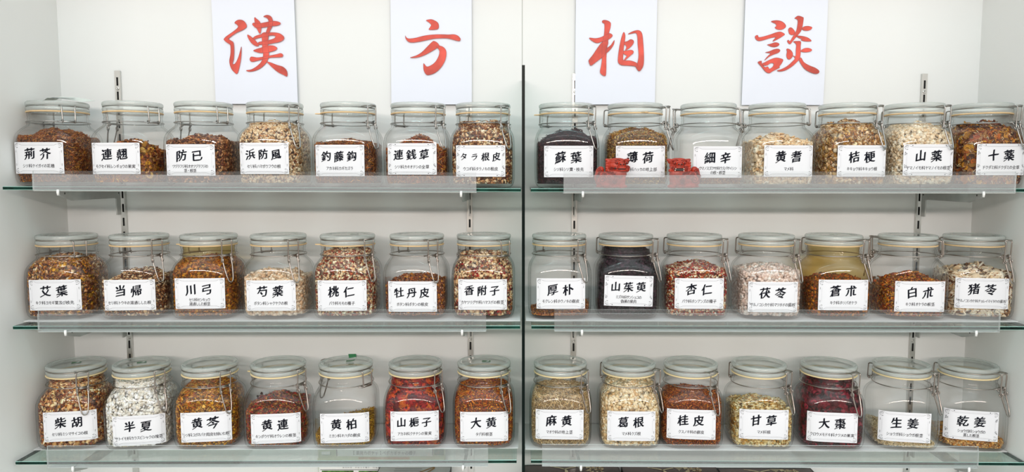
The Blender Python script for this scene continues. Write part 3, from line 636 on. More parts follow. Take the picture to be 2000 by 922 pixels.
# text, position and contents of every jar --------------------------
# bay, main, sub lines, lid u0,u1, label u0,u1,v0, clasp u, flipped(hinge in front), ornate, gasket tab angle, contents label, herb args, tint, sticker
J = [
 # top shelf
 (0, 0, '荊芥', ['シソ科ケイガイの花穂'], 51, 177, 41, 140, 278, 135, 1, 0, None, 'fine rust-brown herb spikes', (.085, .016, 0, [('fine', 1, RUST), ('fine', .4, BRN)])),
 (0, 0, '連翹', ['モクセイ科レンギョウの果実'], 198, 323, 189, 287, 279, 304, 1, 0, None, 'brown split fruit husks', (.060, .020, -.002, [('flake', .8, RUST), ('leaf', .6, GLD+BRN)])),
 (0, 0, '防已', ['ツヅラフジ科オオツヅラフジの', '茎・根茎'], 338, 459, 331, 432, 282, 438, 1, 0, None, 'dull brown stem flakes', (.078, .012, 0, [('flake', 1, BRN), ('flake_s', .4, DKB)])),
 (0, 0, '浜防風', ['セリ科ハマボウフウの根'], 479, 596, 475, 572, 279, 574, 0, 0, None, 'pale tan root chips', (.104, .010, 0, [('flake', 1.1, TAN), ('flake_s', .3, BRN)])),
 (0, 0, '釣藤鈎', ['アカネ科カギカズラ'], 624, 737, 620, 718, 283, 726, 0, 0, 3.3, 'dark reddish hooked stem pieces', (.074, .008, 0, [('shred', 1, DKB+RUST), ('shred', .3, BRN)])),
 (0, 0, '連銭草', ['シソ科カキオドシの全草'], 760, 874, 760, 856, 280, 860, 0, 1, None, 'brown shredded whole herb', (.066, .027, 0, [('shred', 1.1, ORG+BRN)], .003, .6)),
 (0, 0, 'タラ根皮', ['ウコギ科タラノキの根皮'], 887, 1000, 892, 988, 284, 987, 0, 1, None, 'grey-brown bark chips', (.108, .008, 0, [('flake', 1, BRN+DKB), ('flake', .4, TAN)])),
 (0, 1, '蘇葉', ['シソ科シソ葉・枝先'], 1052, 1160, 1062, 1157, 285, 1155, 0, 0, 3.1, 'blackish purple leaf shreds', (.080, .020, .004, [('shred', 1.2, PUR)], .005)),
 (0, 1, '薄荷', ['シソ科ハッカの地上部'], 1186, 1295, 1200, 1295, 285, 1303, 0, 0, 4.9, 'brownish green mint fragments', (.092, .012, 0, [('fine', .8, BRN+GLD), ('flake_s', .4, S('8a7040', 'a8905c', 'c8b080'))])),
 (0, 1, '細辛', ['ウマノスズクサ科ウスバサイシン', 'の根・根茎'], 1327, 1439, 1349, 1444, 286, 1452, 1, 0, None, 'a thin layer of fine root threads', (.017, .002, 0, [('fine', 1.6, BRN+S('b09a84'))], .001)),
 (0, 1, '黄耆', ['マメ科'], 1459, 1575, 1483, 1582, 284, 1588, 1, 0, None, 'pale oval root slices', (.078, .016, 0, [('slice', 1, TAN+CRM), ('flake', .3, TAN)])),
 (0, 1, '桔梗', ['キキョウ科キキョウ根'], 1595, 1715, 1625, 1722, 284, 1718, 0, 0, 4.4, 'curled golden brown root slices', (.104, .012, 0, [('slice', .7, GLD+TAN), ('shred', .7, BRN+GLD), ('straw', .3, TAN)], .004)),
 (0, 1, '山薬', ['ヤマノイモ科ヤマノイモの根茎'], 1725, 1845, 1750, 1853, 282, 1847, 0, 1, None, 'cream-white yam chips', (.102, .010, 0, [('chunk', .8, CRM), ('flake', .8, CRM+TAN[:1])])),
 (0, 1, '十薬', ['ドクダミ科ドクダミの全草'], 1853, 1980, 1891, 1991, 281, 1988, 0, 1, None, 'crumpled red-brown leaves', (.100, .012, 0, [('leaf', 1.2, RUST+DKB+GLD[:2]), ('shred', .4, TAN+RED[:2])], .004)),
 # middle shelf
 (1, 0, '艾葉', ['キク科ヨモギ葉及び枝先'], 70, 193, 58, 155, 546, 157, 1, 0, None, 'mottled brown leaf flakes', (.102, .008, 0, [('flake', 1, BRN+GLD[:2]), ('flake_s', .5, RUST), ('flake_l', .15, TAN)])),
 (1, 0, '当帰', ['セリ科トウキの湯通しした根'], 212, 334, 202, 303, 546, 306, 0, 0, None, 'brown root bits with pale chips', (.068, .016, .003, [('flake_s', 1, DKB+BRN), ('flake', .3, TAN)])),
 (1, 0, '川弓', ['セリ科センキュウ', '湯通しした根茎'], 350, 467, 341, 439, 543, 442, 0, 0, 3.2, 'ochre rhizome pieces reaching the neck', (.100, .006, 0, [('flake', .9, GLD+BRN), ('chunk_s', .5, RUST)])),
 (1, 0, '芍薬', ['ボタン科シャクヤクの根'], 488, 601, 481, 577, 547, 572, 0, 0, None, 'pinkish beige peony root cubes', (.070, .012, -.002, [('chunk', 1, S('f0d8bc', 'e8c8a4', 'f4e2cc', 'd8b08c'))])),
 (1, 0, '桃仁', ['バラ科モモの種子'], 624, 735, 620, 716, 547, 720, 0, 0, 3.3, 'red-brown and cream kernel chips', (.114, .006, 0, [('flake', 1, CHR+CRM[:1]), ('chunk_s', .4, RED[:2]+TAN)])),
 (1, 0, '牡丹皮', ['ボタン科ボタンの根皮'], 760, 869, 758, 853, 549, 845, 0, 0, None, 'pinkish brown bark chips', (.060, .014, .002, [('flake_s', .9, S('a87860', '8a5844', 'c8a08a', '70402e')), ('chunk_s', .4, RUST)])),
 (1, 0, '香附子', ['カヤツリグサ科ハマスゲの根茎'], 890, 1000, 895, 990, 545, 991, 1, 0, None, 'coarse tan and dark red rhizome chips', (.108, .006, 0, [('flake', .8, CHR+TAN[:2]), ('chunk', .3, TAN), ('chunk_s', .5, DKB+RED[:1])])),
 (1, 1, '厚朴', ['モクレン科ホウノキの樹皮'], 1039, 1145, 1048, 1143, 543, 1135, 0, 0, None, 'a little brown bark in one corner', (.013, .0, .010, [('shred', 1.2, RUST+BRN)], .001)),
 (1, 1, '山茱萸', ['ミズキ科サンシュユの', '偽果の果肉'], 1169, 1275, 1180, 1276, 538, 1278, 0, 1, None, 'nearly black wrinkled cornel fruit', (.116, .006, 0, [('chunk', 1, BLK), ('flake', .5, BLK+PUR[:2])])),
 (1, 1, '杏仁', ['バラ科ホンアンズの種子'], 1302, 1409, 1319, 1413, 543, 1414, 0, 0, None, 'cream and red-brown apricot kernels', (.084, .013, 0, [('flake', .9, CRM+CHR), ('chunk_s', .5, RED[:2]+S('b8683c'))])),
 (1, 1, '茯苓', ['サルノコシカケ科マツホドの菌核'], 1440, 1552, 1462, 1558, 550, 1555, 0, 0, None, 'pinkish white fungus cubes', (.082, .010, 0, [('chunk', 1.1, PNK)])),
 (1, 1, '蒼朮', ['キク科ホソバオケラ'], 1569, 1686, 1600, 1695, 546, 1691, 0, 0, None, 'dark brown rhizome crumbs', (.064, .010, 0, [('chunk_s', 1, DKB+ORG)])),
 (1, 1, '白朮', ['キク科オケラの根茎'], 1712, 1833, 1750, 1845, 549, 1851, 1, 0, None, 'golden brown rhizome crumbs', (.060, .018, .004, [('flake_s', .9, GLD+ORG), ('chunk_s', .6, ORG+BRN)])),
 (1, 1, '猪苓', ['サルノコシカケ科チョレイマイタケの菌核'], 1839, 1962, 1869, 1970, 543, 1966, 0, 0, None, 'large cream slices with dark rims', (.076, .014, 0, [('slice_l', 1.3, CRM), ('leaf', .7, DKB), ('flake_l', .5, TAN+DKB[:1])], .004)),
 # bottom shelf
 (2, 0, '柴胡', ['セリ科ミシマサイコの根'], 89, 212, 74, 168, 803, 160, 0, 0, None, 'small round brown root slices', (.116, .006, 0, [('slice', .9, BRN+TAN), ('chunk_s', .7, RUST+BRN)])),
 (2, 0, '半夏', ['サトイモ科カラスビシャクの塊茎'], 217, 339, 209, 306, 811, 312, 0, 0, None, 'chalky white tuber slices', (.116, .006, 0, [('flake_l', 1.2, WHT), ('flake', .6, WHT)])),
 (2, 0, '黄芩', ['シソ科コガネバナ周皮を除いた根'], 352, 470, 344, 440, 804, 440, 0, 0, None, 'golden brown skullcap root shreds', (.102, .008, 0, [('shred', .8, GLD+ORG), ('flake', .5, GLD)])),
 (2, 0, '黄連', ['キンポウゲ科オウレンの根茎'], 487, 602, 481, 580, 807, 590, 0, 0, 3.1, 'dark reddish brown rhizome crumbs', (.068, .020, 0, [('chunk_s', .9, DKB+RED[:2]), ('shred', .5, RUST)])),
 (2, 0, '黄柏', ['ミカン科キハダの樹皮'], 622, 731, 620, 715, 806, 720, 1, 0, None, 'low heap of yellow-brown bark', (.034, .004, .012, [('shred', 1, S('b08838', '9a7030', 'c8a458'))], .002)),
 (2, 0, '山梔子', ['アカネ科クチナシの果実'], 758, 866, 759, 854, 802, 856, 0, 0, None, 'glossy deep red gardenia fruit pieces', (.116, .006, 0, [('berry', 1, RED+ORG[:1]), ('chunk_s', .6, RED)])),
 (2, 0, '大黄', ['タデ科根茎'], 891, 1000, 898, 991, 803, 987, 0, 0, None, 'orange-brown rhubarb root shreds', (.100, .010, 0, [('shred', .7, ORG), ('flake_s', .7, ORG+RUST)])),
 (2, 1, '麻黄', ['マオウ科の地上茎'], 1041, 1148, 1047, 1141, 799, 1142, 0, 0, None, 'fine golden straw-like stems', (.096, .010, 0, [('fine', 1, S('dcc08c', 'c8a46c', 'ead4a8', 'b08e60')), ('straw', .4, TAN)])),
 (2, 1, '葛根', ['マメ科クズ根'], 1174, 1282, 1190, 1283, 802, 1284, 0, 0, None, 'beige kudzu root cubes', (.108, .006, 0, [('chunk', 1.2, S('f0dcb8', 'e2c89c', 'f6e8cc', 'd4b080'))])),
 (2, 1, '桂皮', ['クスノキ科の樹皮'], 1294, 1402, 1308, 1403, 799, 1394, 0, 0, None, 'fine reddish cinnamon bark', (.088, .008, 0, [('grain', 1, S('a86440', '94502c', 'c07c50', '7c3c24')), ('fine', .4, ORG)])),
 (2, 1, '甘草', ['マメ科根'], 1425, 1538, 1452, 1547, 799, 1541, 0, 0, None, 'pale yellow licorice slices', (.066, .014, 0, [('slice', .8, YEL), ('flake', .8, YEL+GLD[:1])])),
 (2, 1, '大棗', ['クロウメモドキ科ナツメの果実'], 1560, 1675, 1587, 1685, 805, 1671, 0, 0, None, 'wrinkled dark maroon jujube pieces', (.112, .006, 0, [('berry', 1, MAR), ('leaf', .6, MAR)])),
 (2, 1, '生姜', ['ショウガ科ショウガ根茎'], 1700, 1820, 1733, 1828, 805, 1828, 0, 0, None, 'low drift of beige ginger crumbs', (.020, .002, -.012, [('grain', 1.6, S('e6d0a8', 'd4b888', 'f0e0c0'))], .001)),
 (2, 1, '乾姜', ['ショウガ科ショウガの', '蒸した根茎'], 1830, 1950, 1866, 1961, 802, 1957, 0, 1, None, 'shallow layer of tan ginger bits', (.018, .001, -.001, [('grain', 1, S('d4a86c', 'c08c50', 'e4c48c')), ('chunk_s', .5, S('b87c44', 'd8b078', '8c5a30'))], .001)),
]
LW, LH = .0850, .0538
def label_mesh(main, sub, ornate, off, seed):
    rnd = random.Random(seed); mb = MB()
    nx = 18
    vs = []
    for i in range(nx+1):
        for t in (-LH/2, LH/2): vs.append((-LW/2+LW*i/nx, t, .0004))
    mb.add(vs, [(2*i, 2*i+2, 2*i+3, 2*i+1) for i in range(nx)], 0, True)
    # rim so that the card has thickness
    n = len(main); em = {2: .0202, 3: .0182, 4: .0152}[n]; pt = {2: .0270, 3: .0222, 4: .0188}[n]
    for i, ch in enumerate(main):
        big = 1.15 if ch == '芩' else 1
        put_glyph(mb, ch, (i-(n-1)/2)*pt-.001, .0072+rnd.uniform(-.0004, .0004), em*big*(.86 if ch in 'タラ' else 1), .0006, 1, NIB, .17, .96, rnd)
    for li, line in enumerate(sub):
        k = len(line); ws = [(.0050 if 0x3040 <= ord(c) < 0x3100 or c == '・' else .0068) for c in line]
        tot = sum(ws); sc = min(1, .078/tot)
        if len(sub) == 2: sc = min(sc, .86)
        emx = .0068*sc; x = -tot*sc/2; y = -.0135 if len(sub) == 1 else (-.0108 if li == 0 else -.0182)
        for c, w_ in zip(line, ws):
            put_glyph(mb, c, x+w_*sc/2, y, .0070*min(1, sc*1.12), .0006, 1, NIB2, .06, .78 if w_ < .006 else .95*min(1, sc*1.1), rnd); x += w_*sc
    # printed frame: rules with curled ends
    for sy in (1, -1):
        Y = sy*(LH/2-.0050)
        pts = bez([(-.0335, Y+sy*.0022), (-.031, Y+sy*.0012), (-.027, Y), (-.010, Y), (.010, Y), (.027, Y), (.031, Y+sy*.0012), (.0335, Y+sy*.0022)], 5)
        mb.strip(pts, .00022, .0006, 2)
        mb.strip([(-.033+i*.0033, sy*(LH/2-.0030)) for i in range(21)], .00012, .0006, 2)
        for sx in (1, -1):
            X = sx*(LW/2-.0050)
            sp_ = []
            for i in range(22):
                a = i/21*2*PI*1.35; r = .0026*(1-.62*i/21); sp_.append((X+sx*r*math.cos(a), Y+sy*(.0010)+r*math.sin(a)*sy*.8))
            mb.strip(sp_, .00026, .0006, 1)
            mb.strip(bez([(X-sx*.0035, Y+sy*.003), (X, Y+sy*.0034), (X+sx*.0030, Y+sy*.0012), (X+sx*.0026, Y-sy*.002), (X, Y-sy*.0042), (X-sx*.001, Y-sy*.0036)], 4), .00030, .0006, 1)
            mb.add([(X-sx*.001+.0006*math.cos(q), Y-sy*.0036+.0006*math.sin(q), .0006) for q in [i*PI/4 for i in range(8)]], [tuple(range(8))], 1)
            for dy in (.0085, .0105): mb.strip(bez([(sx*(LW/2-.0022), Y-sy*dy), (sx*(LW/2-.0032), Y-sy*(dy+.0010)), (sx*(LW/2-.0020), Y-sy*(dy+.0018))], 4), .00030, .0006, 1)
            mb.strip([(sx*(LW/2-.0052), -.012*sy+i*.0015*sy) for i in range(9)], .00010, .0006, 2)
            if ornate:
                for (ax, ay) in ((-.030*sx*-1, LH/2-.0022),):
                    mb.add([(sx*.0285+.0008*math.cos(q), sy*(LH/2-.0022)+.0008*math.sin(q), .0006) for q in [i*PI/4 for i in range(8)]], [tuple(range(8))], 1)
                for q in range(5):
                    aa = q*1.3; cx_, cy_ = sx*(LW/2-.0036+.0012*math.cos(aa)), Y-sy*(.0085+.0012*q)
                    mb.strip(bez([(cx_, cy_), (cx_+.0010*math.cos(aa*2), cy_+.0009), (cx_+.0016*math.sin(aa), cy_-.0006)], 4), .00034, .0006, 1)
    A = .0567; N = 5
    def warp(s, t, e):
        x = s+off; ax = min(abs(x), A*.985)
        return (x, -((A**N-ax**N)**(1/N))-e, t)
    mb.mapped(warp)
    return mb.mesh('paper_label', ['card', 'ink', 'ink_g'])

ROWLID = [225, 478, 735]; ROWS = ['top', 'middle', 'bottom']
YJ = 1.297
STK = {(2, '柴胡'): (0, .2), (2, '半夏'): (0, .3), (1, '桃仁'): (.012, .1), (1, '蒼朮'): (0, .1), (2, '大黄'): (.004, 0)}
for idx, (row, bay, main, sub, l0, l1, a0, a1, av, cu_, flip, orn, tab, desc, hb) in enumerate(J):
    lu = (l0+l1)/2; X = P(lu, ROWLID[row], YJ).x*1.0; zs = shelf_z(bay, row, X)+(0 if row == 0 else .0010)+.0001
    lx = P((a0+a1)/2, 590, YJ-.057).x; dx = lx-X
    rot = math.asin(max(-.5, min(.5, dx*.55/.055))); off = dx-.055*math.sin(rot)
    off = max(-.011, min(.011, off))
    r = root('storage_jar', (X, YJ, zs), 'clip-top jar of %s, labelled %s, %s shelf' % (desc, main, ROWS[row]), 'jar', 'clip-top glass jars of dried herbs', rz=rot)
    link('glass_body', ME_BODY_Y if main in ('川弓', '蒼朮') else ME_BODY, r); link('lid', ME_LID, r)
    link('rubber_gasket', gasket_mesh(None if tab is None else tab-rot, 'gasket' if row == 0 else ('gasket_c' if row == 2 else 'gasket')), r)
    # clasp azimuth from where it shows beside the lid centre
    vd = math.atan2(X, YJ)                         # direction of view
    rim = (cu_-lu)/((l1-l0)/2)*.82
    rim = max(-.99, min(.99, rim)); ang = math.asin(rim)       # 0 = towards the camera
    az = -PI/2 - vd + ang if False else (-PI/2 + ang - vd)
    if flip: az += PI
    wires = CL['wire' if row == 0 else 'wire_d']
    for nm, me in zip(('lid_bail', 'neck_wire', 'clasp_lever', 'hinge_wire'), wires):
        o = link(nm, me, r); o.rotation_euler = (0, 0, az-rot)
    lz = P(CX, av+30.5, YJ-.057).z - zs
    o = link('paper_label', label_mesh(main, sub, orn, off, idx), r); o.location = (0, 0, lz)
    if main == '山茱萸': o.rotation_euler = (0, math.radians(1.2), 0)
    o['label'] = 'white label reading %s' % main
    fill, mound, tilt, mixes = hb[:4]
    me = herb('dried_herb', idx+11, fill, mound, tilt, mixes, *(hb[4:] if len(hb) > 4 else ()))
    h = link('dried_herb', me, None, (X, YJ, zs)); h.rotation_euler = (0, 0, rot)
    tag(h, '%s inside the jar labelled %s on the %s shelf' % (desc, main, ROWS[row]), 'dried herb', 'dried herbs filling the jars', 'stuff')
    if (row, main) in STK:
        sx_, ro = STK[(row, main)]; mb = MB(); c, s_ = math.cos(ro), math.sin(ro)
        def q(u, v, z=.1474): return (sx_+u*c-v*s_, u*s_+v*c, z)
        W_, D_ = .0078, .0052
        mb.add([q(-W_, -D_), q(W_, -D_), q(W_, D_), q(-W_, D_)], [(0, 1, 2, 3)], 0)
        mb.add([q(-.001, -.003, .14755), q(.004, -.003, .14755), q(.006, .003, .14755), q(.003, .003, .14755)], [(0, 1, 2, 3)], 1)
        mb.obj('lid_sticker', ['dgreen', 'white'], r)['label'] = 'small dark green foil sticker'
    if (row, main) == (2, '黄柏'):
        mb = MB(); pr = [(-.006, .148), (.004, .1484), (.010, .1500), (.0125, .1545), (.0128, .160)]
        for i in range(4):
            (x0, z0), (x1, z1) = pr[i], pr[i+1]
            mb.add([(x0+.006, -.004, z0), (x1+.006, -.004, z1), (x1+.006, .006, z1), (x0+.006, .006, z0)], [(0, 1, 2, 3)], 1 if i == 2 else 0)
        mb.add([(.006, -.004, .1545), (.0188, -.004, .1565), (.019, -.0045, .1625), (.005, -.0045, .1625)], [(0, 1, 2, 3)], 0)
        mb.obj('lid_sticker', ['dgreen', 'white'], r)['label'] = 'green foil sticker peeling up from the lid'
    if (row, main) == (0, '荊芥'):
        z0 = zs+.1486; mb = MB()
        pts = [(-.040, .0002), (-.020, .0004), (-.010, .0060), (.010, .0052), (.035, .0020), (.050, -.0012)]
        vs = []
        for x, z in pts:
            for y in (-.018, .022): vs.append((X+x+.004, YJ+y, z0+z+(y+.018)*.16))
        mb.add(vs, [(2*i, 2*i+2, 2*i+3, 2*i+1) for i in range(5)], 0)
        mb.add([(x, y, z-.0002) for x, y, z in vs], [(2*i+1, 2*i+3, 2*i+2, 2*i) for i in range(5)], 0)
        for i in range(16):
            x = -.006+i*.0026; zc_ = .0062-.0014*(i/16)
            mb.add([(X+x+.004, YJ-.017, z0+zc_-.0001), (X+x+.0056, YJ-.017, z0+zc_-.0002), (X+x+.0056, YJ-.008, z0+zc_+.0018), (X+x+.004, YJ-.008, z0+zc_+.0019)], [(0, 1, 2, 3)], 1)
        tag(mb.obj('paper_slip', ['slip', 'ink_g']), 'small printed paper slip lying on the lid of the rust-brown herb jar', 'paper slip')

# ------------------------------------------------------------------ lion figurines
def voxelise(mb, name, mats, size, parent):
    o = mb.obj('shape', mats)
    md = o.modifiers.new('r', 'REMESH'); md.mode = 'VOXEL'; md.voxel_size = size; md.use_smooth_shade = True
    sm = o.modifiers.new('s', 'SMOOTH'); sm.iterations = 2; sm.factor = .5
    me = bpy.data.meshes.new_from_object(o.evaluated_get(bpy.context.evaluated_depsgraph_get())); me.name = name
    bpy.data.objects.remove(o)
    return link(name, me, parent)
def spiral(mb, cx, cz, y, r, turns=1.6, d=1, rad=.0006, curve=0, ph=0):
    pts = []
    for i in range(26):
        t = i/25; a = ph+d*t*2*PI*turns; rr = r*(1-.85*t); x = cx+rr*math.cos(a); z = cz+rr*math.sin(a)
        pts.append((x, y+curve*((x-cx)**2+(z-cz)**2), z))
    mb.tube(pts, rad, 5)
def lion(u0, u1, vbase, mirror, openm, label):
    y = 1.2215; zs = shelf_z(1, 0, P(u0, vbase, y).x)
    X = (P(u0, 350, y-.008).x+P(u1, 350, y-.008).x)/2
    r = root('lion_figurine', (X, y, zs+.0001), label, 'figurine', 'red lion figurines')
    mm = .001; sg = -1 if mirror else 1
    def b(mb, c, rr, mi=0, **k): mb.ball((c[0]*mm*sg, c[1]*mm, c[2]*mm), (rr[0]*mm, rr[1]*mm, rr[2]*mm), mi, 16, 10, **k)
    mb = MB()
    b(mb, (-1, 0, 3), (26, 12, 3.2)); b(mb, (-5, 0, 16), (19, 11, 13)); b(mb, (-17, 0, 12), (10, 12, 11)); b(mb, (13, -1, 16), (12, 12, 15)); b(mb, (12, -3, 24), (14, 12, 8))
    for s in (-1, 1): b(mb, (17, s*6.5, 7), (6, 4.5, 8)); b(mb, (19.5, s*6.5, 3), (7, 4.5, 3.2))
    b(mb, (-9, -9, 4), (9, 4, 4)); b(mb, (-9, 9, 4), (9, 4, 4))
    b(mb, (-21, 1, 24), (6.5, 6, 11)); b(mb, (-18, 1, 31), (6, 5, 6)); b(mb, (-24, 1, 18), (5, 6, 9))
    b(mb, (9, -1, 38), (16.5, 12, 11.5)); b(mb, (10, -2, 44), (16, 11, 6))
    b(mb, (-5, -1, 45.5), (4.5, 4.5, 4.5)); b(mb, (24, -1, 45.5), (4.5, 4.5, 4.5)); b(mb, (-8, -2, 47.8), (3.0, 2.5, 2.4)); b(mb, (27.5, -2, 47.8), (3.0, 2.5, 2.4)); b(mb, (9.5, -1, 48), (13, 8, 3.2))
    hx = 16 if not openm else 10
    b(mb, (hx, -10, 38), (8, 6.5, 5.8)); b(mb, (hx, -14.0, 40.5), (5.2, 3.6, 3.6))
    b(mb, (hx-10, -8, 33), (5, 5, 6)); b(mb, (hx+9.5, -8, 33), (5, 5, 6))
    if openm: b(mb, (hx, -9.5, 27.5), (10, 5.5, 2.6)); b(mb, (hx, -12, 34.4), (9, 4.5, 1.6))
    else: b(mb, (hx, -11, 30), (8.5, 5.5, 3.2)); b(mb, (hx, -12, 33.8), (8.5, 5, 2.0))
    b(mb, (hx-8, -10, 46.2), (5.5, 3, 1.8)); b(mb, (hx+8, -10, 46.2), (5.5, 3, 1.8))
    for i in range(7): b(mb, (-6+i*5.2, -9.5+abs(i-3)*.5, 26+abs(i-3)*1.2), (3, 3.2, 3.2))
    for i in range(4): b(mb, (-8, -5, 30+i*4.2), (3, 3.5, 2.6))
    voxelise(mb, 'body', ['terra'], .0007, r)
    mb = MB()
    def sp(cx, cz, y_, rr, d=1, ph=0): spiral(mb, cx*mm*sg, cz*mm, y_*mm, rr*mm, 1.6, d*sg, .00055, 0, ph)
    sp(-16, 15, -12.2, 6.5); sp(-5, 19, -11.6, 4.2, -1); sp(-12, 23, -10, 4, 1, 2); sp(4, 12, -12.6, 4.6, -1, 1); sp(14, 20, -13.2, 4, 1, 3); sp(6, 23, -13.0, 3.4, -1)
    sp(-20, 30, -5.6, 4.4, 1, 1); sp(-24, 20, -5.8, 3.6, -1); sp(-1, 33, -12.2, 3, 1)
    for i in range(4): mb.tube([((-26+i*1.7)*mm*sg, -.007, (10+i)*mm), ((-25.5+i*1.5)*mm*sg, -.0075, (18+i)*mm), ((-23+i*1.2)*mm*sg, -.0065, (26+i)*mm)], .00045, 5)
    mb.obj('mane_curl', 'terra_d', r)
    mb = MB()
    for s in (-1, 1):
        mb.tube([((hx+s*(2.5+i*1.6))*mm*sg, (-13.2+abs(i-3)*.35)*mm, (46.2+1.6*math.sin(i*.6))*mm) for i in range(7)], .0006, 5)
        mb.tube([((hx+s*(5.2+2.6*math.sin(i*.5)))*mm*sg, -.0158, (39.5-i*1.1)*mm) for i in range(6)], .0005, 5)
        spiral(mb, (hx+s*11)*mm*sg, .0345, -.0128, .0030, 1.4, s*sg, .0005)
    for i in range(5): mb.tube([((-8+i*4.4)*mm*sg, -.0112, (27+abs(i-2))*mm), ((-7+i*4.4)*mm*sg, -.0128, (24+abs(i-2))*mm), ((-5+i*4.4)*mm*sg, -.0124, (22.5+abs(i-2))*mm)], .0005, 5)
    mb.obj('face_crease', 'terra_d', r)  # dark lines put the shade of the creases into colour
    for s in (-1, 1):
        mb = MB(); cx_ = (hx+s*7.6)
        b(mb, (cx_, -12.2, 42.6), (3.9, 2.0, 3.1), 1); b(mb, (cx_, -13.2, 42.6), (3.1, 1.8, 2.3), 0); b(mb, (cx_+.3*s, -14.8, 42.4), (1.25, .8, 1.25), 2)
        mb.obj('eye', ['terra', 'terra_d', 'black'], r)
        mb = MB(); b(mb, (hx+s*2.6, -17.3, 40.0), (1.25, .8, 1.25)); mb.obj('nostril', 'black', r)
    mb = MB()
    if openm:
        pts = [(-8, 33), (8.5, 33.4), (9.5, 29.5), (-7, 29)]
        a = [((hx+x)*mm*sg, -.0152, z*mm) for x, z in pts]; c = [((hx+x)*mm*sg, -.006, z*mm) for x, z in pts]
        mb.add(a+c, [(0, 1, 2, 3), (7, 6, 5, 4), (0, 4, 5, 1), (1, 5, 6, 2), (2, 6, 7, 3), (3, 7, 4, 0)], 0)
        for x, z in ((-6.5, 29.4), (8, 29.8), (-6.5, 32.8), (7, 33)):
            b(mb, (hx+x, -15.4, z), (.9, .6, 1.2), 1)
    else:
        b(mb, (hx, -16.2, 32.2), (7.5, 1.0, .95), 0); b(mb, (hx-11, -12.6, 33), (2.0, 1.2, 1.5), 0)
    mb.obj('mouth', ['black', 'tooth'], r)
    return r
lion(1161, 1229, 368, False, False, 'small red clay lion with closed mouth, in front of the mint jar')
lion(1304, 1371, 368, True, True, 'small red clay lion with open toothed mouth, before the nearly empty jar')

# ------------------------------------------------------------------ things below the bottom shelf
MB().box(XL+.002, -.0024, YF, YB-.004, Z4-TH, Z4, faces=[1, 1, 1, 1, 0, 0]).obj('glass_shelf', ['shelf', 'edge'])
tag(bpy.data.objects['glass_shelf.006'], 'lowest glass shelf, under the pumpkin seed sign', 'shelf', 'glass shelves')
MB().box(.0062, XR-.002, YF, YB-.004, Z4-TH, Z4, faces=[1, 1, 1, 1, 0, 0]).obj('glass_shelf', ['shelf', 'edge'])
tag(bpy.data.objects['glass_shelf.007'], 'lowest glass shelf, under the three dark cartons', 'shelf', 'glass shelves')
def carton(u0, u1, v, yb, yf, mats, label, prints, name='carton', group=None):
    a, b = P(u0, v, yb), P(u1, v, yb); zt_ = a.z
    r = root(name, ((a.x+b.x)/2, (yf+yb)/2, Z4+.0001), label, 'box', group)
    hw = (b.x-a.x)/2; hd = (yb-yf)/2; h = zt_-Z4
    mb = MB(); e = .0012
    mb.box(-hw+e, hw-e, -hd+e, hd-e, 0, h, faces=[1, 1, 1, 1, 1, 0])
    for s in (-1, 1):
        mb.box(min(s*hw, s*(hw-e)), max(s*hw, s*(hw-e)), -hd, hd, 0, h+.0004, 1); mb.box(-hw, hw, min(s*hd, s*(hd-e)), max(s*hd, s*(hd-e)), 0, h+.0004, 1)
    mb.obj('carton_body', mats, r)
    mb = MB()
    prints(mb, hw, hd, h+.0006)
    mb.obj('lid_print', ['cream', 'brownp', 'ink_g', 'white', 'dgreen', 'leafp'], r)
    return r
def herb_print(mb, hw, hd, z):
    y = hd-.010
    mb.strip(bez([(-.042, y+.003), (-.030, y-.001), (-.020, y-.006), (-.012, y-.014), (-.012, y-.03)], 5), [.002]*4+[.004]*12+[.006]*5, z, 0)
    mb.strip(bez([(-.016, y-.010), (-.004, y-.004), (.008, y+.001)], 5), .0035, z, 0)
    for i in range(5): mb.strip([(.010+i*.002, y-.004*i+.004), (.028-i*.003, y-.004*i+.003)], .0022, z, 0)
    rd = random.Random(4)
    for i in range(46):
        x, yy, a = rd.uniform(.028, .060), y-rd.uniform(-.004, .03), rd.uniform(0, 3)
        mb.add([(x+.004*math.cos(a+q)*(1 if k % 2 == 0 else .4), yy+.0035*math.sin(a+q)*(1 if k % 2 == 0 else .5), z+i*2e-6) for k, q in enumerate([j*PI/3 for j in range(6)])], [tuple(range(6))], 0 if i % 3 else 1)
for k, (u0, u1, v) in enumerate(((1024.5, 1207, 909), (1213, 1397, 911), (1401, 1583, 915))):
    carton(u0, u1, v, 1.376, 1.22, ['boxdark', 'boxback'], ['dark carton with cream root print, right against the glass divider'.replace('right ', ''), 'dark carton with cream root print, middle of the three below the bottom shelf', 'dark carton with cream root print, last of three, away from the divider'][k], herb_print, group='dark cartons below the bottom shelf')
def grey_print(mb, hw, hd, z):
    for i in range(3): mb.strip([(-hw*.55, hd-.012-i*.010), (hw*.2, hd-.012-i*.010)], .0016, z, 2)
    mb.strip(bez([(hw*.15, hd-.03), (hw*.45, hd-.008), (hw*.52, hd-.006), (hw*.50, hd-.014), (hw*.36, hd-.03)], 6), .004, z, 1)
carton(742, 882, 911.5, 1.362, 1.25, ['boxgrey', 'boxback'], 'grey-topped carton with black rim, beside the pumpkin seed sign', grey_print)
def leaf_print(mb, hw, hd, z):
    mb.add([(-hw*.8, -hd, z), (hw, -hd, z), (hw, hd*.9, z), (-hw*.4, hd*.9, z)], [(0, 1, 2, 3)], 5)
carton(1872, 1925, 908, 1.376, 1.24, ['white', 'white'], 'white carton with dark green leafy print, near the side wall', leaf_print)
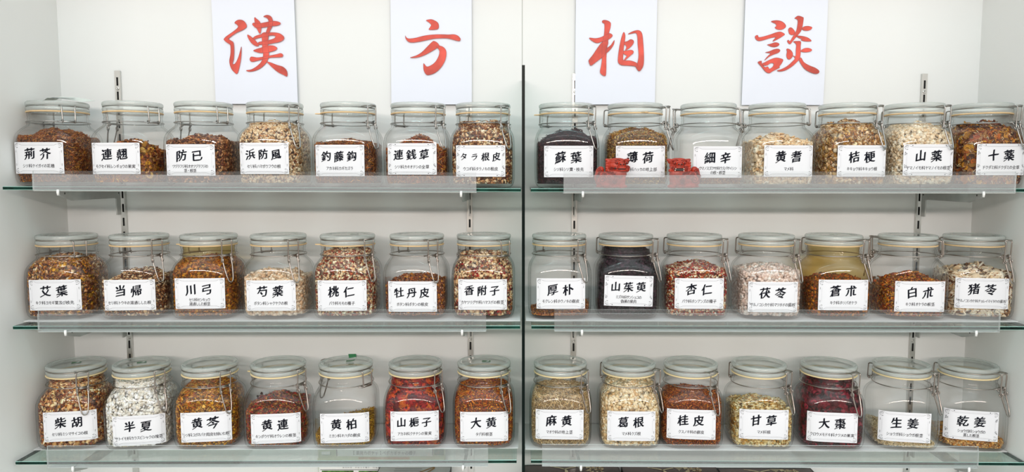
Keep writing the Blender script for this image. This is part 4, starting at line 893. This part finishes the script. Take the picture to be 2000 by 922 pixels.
# pumpkin seed sign
YS = 1.372
a, b = P(622, 905, YS), P(870, 905, YS); zt_ = shelf_z(0, 2, a.x)-TH-.003
r = root('product_sign', ((a.x+b.x)/2, YS, Z4), 'upright pale green sign for pumpkin seeds, standing below the bottom shelf', 'sign')
hw = (b.x-a.x)/2; hh = zt_-Z4; cx0 = (a.x+b.x)/2
mb = MB().box(-hw, hw, 0, .002, 0, hh); mb.obj('sign_board', 'green', r)
mb = MB()
def zz(v): return P(CX, v, YS).z-Z4
def xx(u): return P(u, 890, YS).x-cx0
def rect(u0, u1, v0, v1, mi, y=-.0003): mb.add([(xx(u0), y, zz(v1)), (xx(u1), y, zz(v1)), (xx(u1), y, zz(v0)), (xx(u0), y, zz(v0))], [(0, 1, 2, 3)], mi)
rect(658, 845, 872, 891, 0); rect(657, 659, 872, 891, 1, -.0004); rect(844.5, 846, 872, 889, 1, -.0004)
rect(628, 645, 882, 888.5, 0); rect(645, 646, 882, 889, 3, -.0004); rect(628, 646, 888, 889, 3, -.0004)
rect(848, 867, 874, 889, 3, -.0002)
rect(622.5, 869, 899, 960, 0); rect(625, 740, 917, 918, 1, -.0006); rect(628, 690, 919, 960, 2, -.0006); rect(700, 738, 919.5, 960, 2, -.0006)
rect(700, 800, 893, 897, 4); rect(620, 700, 895, 899, 5)
txt = '【薬用カボチャ】ペポカボチャの種子'
for i, c in enumerate(txt):
    g = MB(); put_glyph(g, c, 0, 0, 1, 0, 1, NIB2, 0, .95)
    s_ = .0077; gx = xx(688)+(xx(813)-xx(688))*(i+.5)/len(txt); gz = zz(884.5)
    mb.add([(gx+x*s_, -.0006-z, gz+y*s_*1.15) for x, y, z in g.v], g.f, 1)
txt = '健康食品 そのまま食べられる 原材料'.replace('健康食品 そのまま食べられる 原材料', '原材料名 かぼちゃ種子 内容量')
for i, c in enumerate(txt):
    if c == ' ': continue
    g = MB(); put_glyph(g, c, 0, 0, 1, 0, 1, None, 0, .95); s_ = .0042; gx = xx(668)+(xx(742)-xx(668))*(i+.5)/len(txt); gz = zz(912.5)
    mb.add([(gx+x*s_, -.0006-z, gz+y*s_) for x, y, z in g.v], g.f, 1)
mb.obj('printed_panel', ['white', 'ink_g', 'leafp', 'dgreen', 'brownp', 'green'], r)
